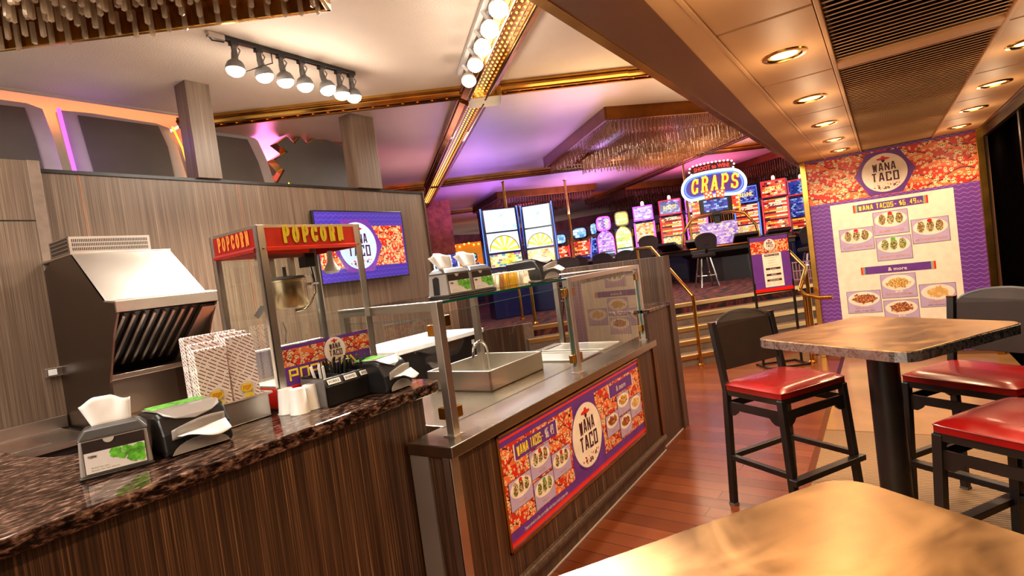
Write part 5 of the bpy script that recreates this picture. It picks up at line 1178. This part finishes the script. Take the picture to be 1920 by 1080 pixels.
def slot(label, px, py, D, w=.62, h=1.9, turn=0, style='lcd', body=NAVY, up='blue', lo='rows', trim=NEONP, top='blue', group=None, title=None):
    p = floor_at(px, py, D); t = thing('slot_machine', label, 'slot machine', p, face_cam(p, turn), 'slot machines on the casino floor'); hw = w/2
    hb = h*.80 if style != 'wheel' else h
    prof = [(-.32, 0), (.16, 0), (.16, .60), (.30, .70), (.30, .755), (.10, .84), (.03, hb*.72), (0, hb), (-.32, hb)]
    mb = MB(); mb.prism([(x, -hw, z) for x, z in prof], (0, w, 0)); mb.build('cabinet', body, t, bevel=.012)
    mb = MB(); mb.hexa([(.302, -hw*.92, .705), (.306, -hw*.92, .705), (.306, hw*.92, .705), (.302, hw*.92, .705), (.296, -hw*.9, .76), (.300, -hw*.9, .76), (.300, hw*.9, .76), (.296, hw*.9, .76)]); mb.prism([(.29, -hw*.9, .762), (.29, hw*.9, .762), (.12, hw*.9, .838), (.12, -hw*.9, .838)], (.003, 0, .006)); dk_ = mb.build('button_deck', BLACKP, t)
    mb = MB(); [mb.obox((.22, -hw*.6+k*hw*.3, .80), (.05, hw*.2, .02)) for k in range(5)]; mb.build('buttons', RED if trim == NEONR else WHITEP, dk_)
    def plane(z0, z1):
        X = lambda z: .10+(.03-.10)*(z-.84)/(hb*.72-.84) if z < hb*.72 else .03*(1-(z-hb*.72)/(hb*.28))
        return FR((X(z0)+.004, 0, z0), (0, 1, 0), (X(z1)-X(z0), 0, z1-z0)), math.hypot(X(z1)-X(z0), z1-z0)
    def scr(name, z0, z1, m_, k=.86):
        fr, L = plane(z0, z1); mb = MB(); prect(mb, fr, -hw*k, hw*k, 0, L, 0, 0, .006); return mb.build(name, m_, t), fr, L
    if style == 'wheel':
        scr('lower_screen', .90, hb*.58, SC[lo]); o, fr, L = scr('wheel_screen', hb*.60, hb*.775, SC['pale']); mb = MB(); wheel(mb, fr, 0, L*.06, min(hw*.8, L*.88), .008); mb.build('wheel', WHEELM, o); scr('upper_screen', hb*.79, hb*.99, SC[up])
        [MB().box(-.02, .0, b*hw*1.0-.01, b*hw*1.0+.01, .84, hb+.02).build('edge_light', NEONB, t) for b in (-1, 1)]
    elif style == 'arch':
        scr('lower_screen', .90, hb*.66, SC[lo]); scr('upper_screen', hb*.68, hb*.86, SC[up])
        mb = MB(); fr, L = plane(hb*.86, hb*.99); pp(mb, fr, ell(0, 0, hw*.88, L*1.25, 24, 0, 180), .003, 0); mb.build('arch_glass', SC[up], t)
        mb = MB(); fr, L = plane(.86, hb*.86); mb.tube([fr(-hw*.92, 0, .02)]+[fr(a, b, .02) for a, b in arc(0, L, hw*.92, .22, 180, 0, 14)]+[fr(hw*.92, 0, .02)], .011, 6); mb.build('edge_light', trim, t)
    else:
        o, fr, L = scr('lower_screen', .90, hb*.68, SC[lo]); scr('upper_screen', hb*.70, hb*.985, SC[up])
        if lo == 'gold': mb = MB(); wheel(mb, fr, 0, L*.12, min(hw*.72, L*.8), .008); mb.build('wheel', WHEELM, o)
        for b in (-1, 1): fr, L = plane(.86, hb); mb = MB(); mb.tube([fr(b*hw*.95, 0, .01), fr(b*hw*.95, L, .01)], .016, 6); mb.build('edge_light', trim, t)
    if style == 'lcd':
        z0, z1 = hb+.03, h+.02; MB().box(-.2, .02, -hw*.98, hw*.98, z0, z1).build('topper', body, t, bevel=.01)
        mb = MB(); mb.box(.02, .026, -hw*.86, hw*.86, z0+.04, z1-.04); tp = mb.build('topper_screen', SC[top], t)
        if title: mb = MB(); text(mb, FR((.027, 0, (z0+z1)/2-.05), (0, 1, 0), (0, 0, 1)), title, 0, 0, .10, .002, align='C', w=w*.6, bold=.03); mb.build('lettering', glow('title_glow', (255, 220, 120), 1.2), tp)
        mb = MB(); mb.tube([(.022, -hw*.92, z0+.02), (.022, hw*.92, z0+.02), (.022, hw*.92, z1-.02), (.022, -hw*.92, z1-.02)], .014, 6, closed=True); mb.build('topper_light', trim, t)
        MB().box(-.15, -.05, -.05, .05, hb-.02, z0+.01).build('neck', BLACKP, t); MB().lathe([(.04, 0), (.04, .08), (.02, .11), (0, .11)], 12, Matrix.Translation((-.1, 0, z1))).build('beacon', glow('lit_beacon', (255, 210, 190), 2.5), t)
    elif style in ('arch', 'red'):
        z0 = hb+.02; zc = (z0+h)/2+.02; mb = MB(); mb.prism([(-.2, y, z) for y, z in [(hw*.8*math.copysign(abs(math.cos(R(a)))**.5, math.cos(R(a))), zc+(h-z0)*.5*math.copysign(abs(math.sin(R(a)))**.5, math.sin(R(a)))) for a in range(0, 360, 15)]], (.24, 0, 0)); mb.build('topper', trim if style == 'arch' else NAVY, t, bevel=.01)
        mb = MB(); mb.prism([(.042, y, z) for y, z in [(hw*.68*math.copysign(abs(math.cos(R(a)))**.5, math.cos(R(a))), zc+(h-z0)*.40*math.copysign(abs(math.sin(R(a)))**.5, math.sin(R(a)))) for a in range(0, 360, 15)]], (.006, 0, 0)); mb.build('topper_screen', SC[top], t)
        MB().box(-.14, -.06, -.04, .04, hb-.01, z0+.06).build('neck', BLACKP, t)
    return t
slot('tall slot machine with a half wheel and pale blue screen, left of its twin', 945, 470, 9.7, .66, 1.93, 14, 'wheel', NAVY, 'pale', 'gold')
slot('tall slot machine with a half wheel and pink lower screen, right of its twin', 1014, 462, 10.2, .58, 1.97, -8, 'wheel', NAVY, 'pale', 'pink')
slot('red flame slot machine just right of the tall wheel machines', 1052, 475, 15.4, .50, 1.62, 0, 'red', NAVY, 'fire', 'blue', NEONR, 'aqua')
slot('red flame slot machine, second right of the tall wheel machines', 1091, 470, 15.2, .52, 1.72, -6, 'red', NAVY, 'fire', 'blue', NEONR, 'aqua')
slot('slot machine turned aside with bright blue oval topper', 1120, 465, 14.0, .42, 1.72, -62, 'red', NAVY, 'blue', 'blue', NEONB, 'aqua')
slot('arched slot machine with violet edge light and white lower screen', 1137, 462, 12.9, .40, 1.76, 4, 'arch', NAVY, 'viol', 'aqua', NEONP, 'viol')
slot('arched slot machine with lime topper and aqua screen', 1171, 456, 12.9, .40, 1.82, 0, 'arch', NAVY, 'lime', 'aqua', plain('pale_gold_trim', (210, 190, 120), .3), 'lime')
slot('slot machine with pink screen and pale violet topper beside the arched ones', 1212, 452, 13.6, .50, 1.95, -4, 'lcd', NAVY, 'pink', 'viol', NEONP, 'viol')
slot('slot machine with blue jackpot topper and red edge left of the craps machine', 1262, 440, 14.0, .56, 2.05, -4, 'lcd', NAVY, 'rows', 'gold', NEONR, 'blue', title='JACKPOT')
slot('slot machine with dim violet topper half hidden by the craps machine', 1310, 435, 14.4, .54, 2.07, -6, 'lcd', NAVY, 'rows', 'gold', NEONP, 'viol', title='LUCKY')
slot('slot machine with blue fire topper right of the craps machine', 1404, 425, 14.0, .60, 2.12, -6, 'lcd', NAVY, 'rows', 'pink', NEONB, 'blue', title='FIRE LINK')
slot('slot machine with red edge light and gold topper left of the menu wall', 1458, 420, 13.6, .60, 2.16, -8, 'lcd', NAVY, 'rows', 'fire', NEONR, 'fire', title='QUICK HIT')
slot('slot machine half hidden by the edge of the menu wall', 1508, 412, 14.2, .62, 2.16, -8, 'lcd', NAVY, 'blue', 'rows', NEONR, 'blue')
slot('dark slot machine with white edge light beyond the end of the kitchen wall', 836, 500, 12.6, .62, 1.72, 20, 'plainlcd', NAVY, 'blue', 'blue', NEONW)
slot('small blue slot machine far behind between pillar and wheel machines', 885, 500, 16.5, .50, 1.45, 0, 'red', NAVY, 'blue', 'aqua', NEONB, 'aqua')

STOOLF = plain('dark_stool_fabric', (40, 26, 30), .8, var=.3, scale=60)
def casino_stool(label, px, py, D, turn=0, zs=.50):
    p = floor_at(px, py, D); t = thing('casino_stool', label, 'stool', p, face_cam(p, turn), 'dark stools at the slot machines')
    F = STOOLF
    MB().lathe([(0, zs-.05), (.2, zs-.05), (.22, zs-.02), (.21, zs+.03), (0, zs+.045)], 24).build('seat', F, t, smooth=True)
    mb = MB(); pr_ = [(-.18, zs+.1), (.18, zs+.1), (.21, zs+.25)]+[(.21*math.cos(R(a)), zs+.30+.12*math.sin(R(a))) for a in range(0, 181, 18)]+[(-.21, zs+.25)]
    mb.prism([(.17+.3*(.21**2-y*y)*1.2, y, z) for y, z in pr_], (.05, 0, 0)); mb.build('backrest', F, t, bevel=.012); MB().bar((.14, 0, zs-.02), (.22, 0, zs+.2), .05, .015).build('back_bracket', BLACK, t)
    for a in (45, 135, 225, 315): mb = MB(); mb.tube([(.12*math.cos(R(a)), .12*math.sin(R(a)), zs-.05), (.24*math.cos(R(a)), .24*math.sin(R(a)), .0)], .016, 8); mb.build('leg', CHROME, t, smooth=True)
    mb = MB(); mb.tube([(.2*math.cos(R(a)), .2*math.sin(R(a)), .22) for a in range(0, 360, 15)], .01, 6, closed=True); mb.build('foot_ring', CHROME, t); return t
casino_stool('dark swivel stool with chrome legs in front of the craps machine', 1322, 500, 10.7, 20, .62)
casino_stool('dark speckled stool back just right of the black dispenser on the shelf', 1063, 500, 8.9, 0)
casino_stool('dark stool back in front of the red flame machines, second from the wheel machines', 1083, 498, 12.6, 10)
casino_stool('stool back seen edge on in front of the red flame machines', 1101, 495, 11.4, 75)
casino_stool('dark stool back in front of the violet arched machine', 1137, 492, 10.8, -20)
casino_stool('dark stool back in front of the lime arched machine', 1174, 490, 11.6, 0)
casino_stool('dark stool back behind the partition, left of the brass handrail', 1200, 480, 10.6, 5)
casino_stool('dark stool standing tall before the pink screen machine', 1222, 470, 11.9, -15, .75)
casino_stool('dark stool behind the poster stand beside the menu wall', 1522, 480, 9.8, 15)

# ---- craps machine
p = floor_at(1352, 470, 12.3); rz = face_cam(p); cr = thing('craps_machine', 'electronic craps table with tall lit oval sign and brass arms', 'craps machine', p, rz)
mb = MB(); mb.lathe([(0, 0), (.75, 0), (.7, .5), (.9, .62), (0, .62)], 8); mb.build('pedestal', plain('dark_casework', (28, 20, 22), .4), cr)
mb = MB(); mb.prism([(.85*math.cos(R(22.5+45*k)), 1.58*math.sin(R(22.5+45*k)), .62) for k in range(8)], (0, 0, .10)); mb.build('table_top', BLACKP, cr, bevel=.02)
mb = MB(); mb.prism([(.87*math.cos(R(22.5+45*k)), 1.61*math.sin(R(22.5+45*k)), .715) for k in range(8)], (0, 0, .05)); mb.build('arm_rest', COPPERY, cr, bevel=.02)
for y, ry in ((-1.05, -25), (-.45, -8), (.5, 8), (1.1, 25)):
    M_ = Matrix.Rotation(R(ry), 3, 'Z') @ Matrix.Rotation(R(-28), 3, 'Y'); cpos = V(.78-abs(y)*.22, y, .84); cm = MB().obox(cpos, (.40, .48, .07), M_).build('console', BLACKP, cr, bevel=.015)
    MB().obox(cpos+M_ @ V(0, 0, .04), (.30, .40, .008), M_).build('console_screen', SC['blue'], cm)
mb = MB(); mb.obox((.1, 0, 1.0), (.6, .95, .5)); mb.build('dice_dome', CLEARP, cr, bevel=.03)
MB().box(-.12, -.10, -.40, .40, .78, 1.28).build('dome_panel', SC['viol'], cr)
for b in (-1, 1):
    for dx in (0, .09):
        mb = MB(); mb.tube([(.5-dx, b*.80, .72), (.5-dx, b*.74, 1.1), (.45-dx, b*.55, 1.38), (.35-dx, b*.30, 1.45), (.2, b*.1, 1.46)], .026, 10); mb.build('arm', BRASS, cr, smooth=True)
mb = MB(); mb.box(-.05, .05, -.06, .06, 1.25, 1.75); mb.build('mast', BLACKP, cr)
MB().box(.02, .14, -.34, .34, 1.42, 1.86).build('monitor', BLACKP, cr, bevel=.02); MB().box(.14, .146, -.25, .25, 1.52, 1.78).build('monitor_screen', SC['aqua'] if 0 else SC['blue'], cr)
for b in (-1, 1): MB().box(.02, .12, b*.42-.09, b*.42+.09, 1.40, 1.86).build('dice_panel', SC['fire'], cr, bevel=.01)
fr = FR((.16, 0, 2.12), (0, 1, 0), (0, 0, 1)); mb = MB()
def stad(hw, hh, n=12): return arc(hw-hh, 0, hh, hh, -90, 90, n)+arc(-(hw-hh), 0, hh, hh, 90, 270, n)
def bend(pts, k=.16): return [(a, b-k*a*a) for a, b in pts]
def dens(pts): 
    o = []
    for (a, b), (c_, d) in zip(pts, pts[1:]+pts[:1]): o += [(a+(c_-a)*k/6, b+(d-b)*k/6) for k in range(6)]
    return o
def even(pts, n):
    P = [Vector((a, b, 0)) for a, b in pts]; P.append(P[0]); cum = [0]
    for a, b in zip(P, P[1:]): cum.append(cum[-1]+(b-a).length)
    o = []; j = 0
    for k in range(n):
        t = cum[-1]*k/n
        while cum[j+1] < t: j += 1
        o.append(tuple(P[j].lerp(P[j+1], (t-cum[j])/max(1e-9, cum[j+1]-cum[j])).xy))
    return o
WBULB = glow('white_bulb', (255, 246, 224), 2.2)
so_ = even(stad(.66, .27), 60); mb.prism([fr(a, b, -.10) for a, b in bend(so_)], fr.n*.10); sg_ = mb.build('sign_body', glow('sign_violet', (84, 60, 150), .5), cr)
mb = MB(); mb.tube([fr(a, b, .03) for a, b in bend(so_)], .028, 8, closed=True); mb.build('neon_outline', NEONW, sg_)
mb = MB(); mb.tube([fr(a*.9, b*.82, .02) for a, b in bend(so_)], .016, 6, closed=True); mb.build('neon_inner', NEONB, sg_)
class BFR(FR):
    def __call__(s, a, b, d=0): return s.O+s.u*a+s.v*(b-.16*a*a)+s.n*d
bf = BFR((.16, 0, 2.12), (0, 1, 0), (0, 0, 1)); mb = MB()
for d, i, th in ((.012, 1, .36), (.03, 0, .22)): letters(mb, bf, 'CRAPS', -.50, -.16, 1.02, .36, d, i, SLAB, .08, th, .012, shear=.12)
mb.build('lettering', [glow('sign_yellow', (255, 206, 60), 1.3), glow('sign_red', (200, 40, 20), .6)], sg_)
mb = MB(); [mb.obox(fr(y, -.24, .04), (.12, .18, .16), Matrix.Rotation(R(a), 3, 'X')) for y, a in ((-.12, 10), (.12, -12))]; dc_ = mb.build('dice', glow('dice_red', (250, 90, 40), 1.2), sg_, bevel=.015)
mb = MB(); [mb.lathe([(0, .0), (.022, 0), (0, .012)], 8, Matrix.Translation(fr(y+u_*.045, -.24+v_*.04, .10)) @ Matrix.Rotation(R(90), 4, 'Y')) for y in (-.12, .12) for u_, v_ in ((-1, -1), (1, 1), (0, 0), (-1, 1), (1, -1))]; mb.build('pips', glow('dice_pips', (255, 236, 190), 1.4), dc_)
f2 = BFR((.12, 0, 2.50), (0, 1, 0), (0, 0, 1)); mb = MB(); mb.prism([f2(a, b, -.06) for a, b in even(stad(.46, .085), 50)], f2.n*.06); wp = mb.build('win_panel', plain('win_panel_dark', (70, 24, 28), .4), cr)
mb = MB(); text(mb, f2, 'SHOOT to WIN!', 0, -.04, .085, .006, 0, align='C', w=.74, bold=.03); mb.build('lettering', glow('win_red', (230, 60, 50), 1.1), wp)
for a, b in even(stad(.47, .095), 26): mb = MB(); mb.lathe([(0, .03), (.018, .02), (.022, .005), (.014, -.01), (0, -.012)], 8, Matrix.Translation(f2(a, b, .012)) @ Matrix.Rotation(R(90), 4, 'Y')); mb.build('bulb', WBULB, wp)

# ---- pillars, poles and the far wall of the casino
pp_ = floor_at(826, 465, 14.6); t = thing('terracotta_pillar', 'terracotta plastered pillar beyond the end of the kitchen wall', 'pillar', pp_, face_cam(pp_)); MB().box(-.4, .4, -.38, .38, 0, CEIL-UP).build('shaft', plain('terracotta_plaster', (196, 108, 80), .7, var=.15, scale=9), t)
for k, (px, D, lb) in enumerate(((957, 12.5, 'thin brass pole behind the tall wheel slot machines'), (1073, 13.5, 'thin brass pole between the two red flame slot machines'), (1297, 13.5, 'thin brass pole left of the craps sign'))):
    q = floor_at(px, 450, D); t = thing('brass_pole', lb, 'pole', q); MB().lathe([(0, 0), (.05, 0), (.03, .03), (.03, CEIL-UP-.03), (.05, CEIL-UP), (0, CEIL-UP)], 12).build('shaft', BRASS, t, smooth=True)
shp = floor_at(886, 470, 21); t = thing('shop_front', 'amber lit bar front with gold fringe and string lights far behind', 'bar', shp, face_cam(shp)); w = 1.1
MB().box(-.3, 0, -w, w, 0, .9).build('counter', plain('amber_wood', (150, 84, 30), .4), t); MB().box(-.9, -.8, -w, w, 0, 2.1).build('back_panel', glow('amber_backlight', (220, 120, 20), .8), t); MB().box(-.5, .1, -w, w, 1.55, 1.9).build('canopy', glow('amber_canopy', (224, 130, 30), .7), t)
mb = MB(); [mb.box(.1, .11, -w+k*.055, -w+k*.055+.03, 1.42+.02*(k % 3), 1.56) for k in range(40)]; mb.build('fringe', BRASS, t)
for k in range(12): mb = MB(); mb.lathe([(0, -.05), (.05, 0), (0, .05)], 8, Matrix.Translation((.16, -w+.1+k*.18, 1.98+.05*math.sin(k*1.7)))); mb.build('string_bulb', MARQUEE, t)
for b in (-1, 1): MB().box(-.2, 0, b*w-.08, b*w+.08, 0, 1.6).build('post', BRASSD, t)
CW = plain('plum_wallcover', (120, 60, 84), .6, var=.2, scale=3)
struct('wall_casino', MB().box(-22, 4, 23.5, 23.7, UP-.2, CEIL+.1), CW)
struct('wall_casinoleft', MB().box(-17.2, -17, -2, 24, UP-.2, CEIL+.1), CW)
struct('trim_40', MB().box(-16, 3, 20.5, 21, 2.55, 2.85), plain('lilac_soffit', (176, 150, 196), .5))
mb = MB(); random.seed(5)
for k in range(300):
    x = -13+k*.05; mb.lathe([(0, 2.5), (.012, 2.49), (.012, 2.22+random.random()*.1), (0, 2.2)], 4, Matrix.Translation((x, 20.6+.3*(k % 3)/3, 0)))
tag(mb.build('crystal_valance', BRASS), 'gold crystal valance hanging below the lilac soffit at the back of the casino', 'valance', kind='stuff')
dcp = atz(1043, 386, CEIL); t = thing('dome_camera', 'small black dome camera on the casino ceiling above the red flame machines', 'camera', dcp); MB().lathe([(.12, 0), (.12, -.03), (.10, -.05), (.07, -.10), (0, -.12)], 20).build('dome', BLACKP, t, smooth=True); MB().lathe([(.135, 0), (.135, -.02), (.12, -.025)], 20).build('ring', WHITEP, t, smooth=True)
wr = floor_at(1512, 515, 9.4); t = thing('low_grille', 'low pink lattice panel behind the handrail beside the menu wall', 'panel', wr, face_cam(wr)); mb = MB(); [mb.box(-.01, .01, -.25+k*.05, -.235+k*.05, 0, .32) for k in range(11)]; [mb.box(-.012, .012, -.26, .26, z, z+.02) for z in (0, .15, .3)]; mb.build('bars', plain('pink_lattice', (200, 150, 160), .4), t)
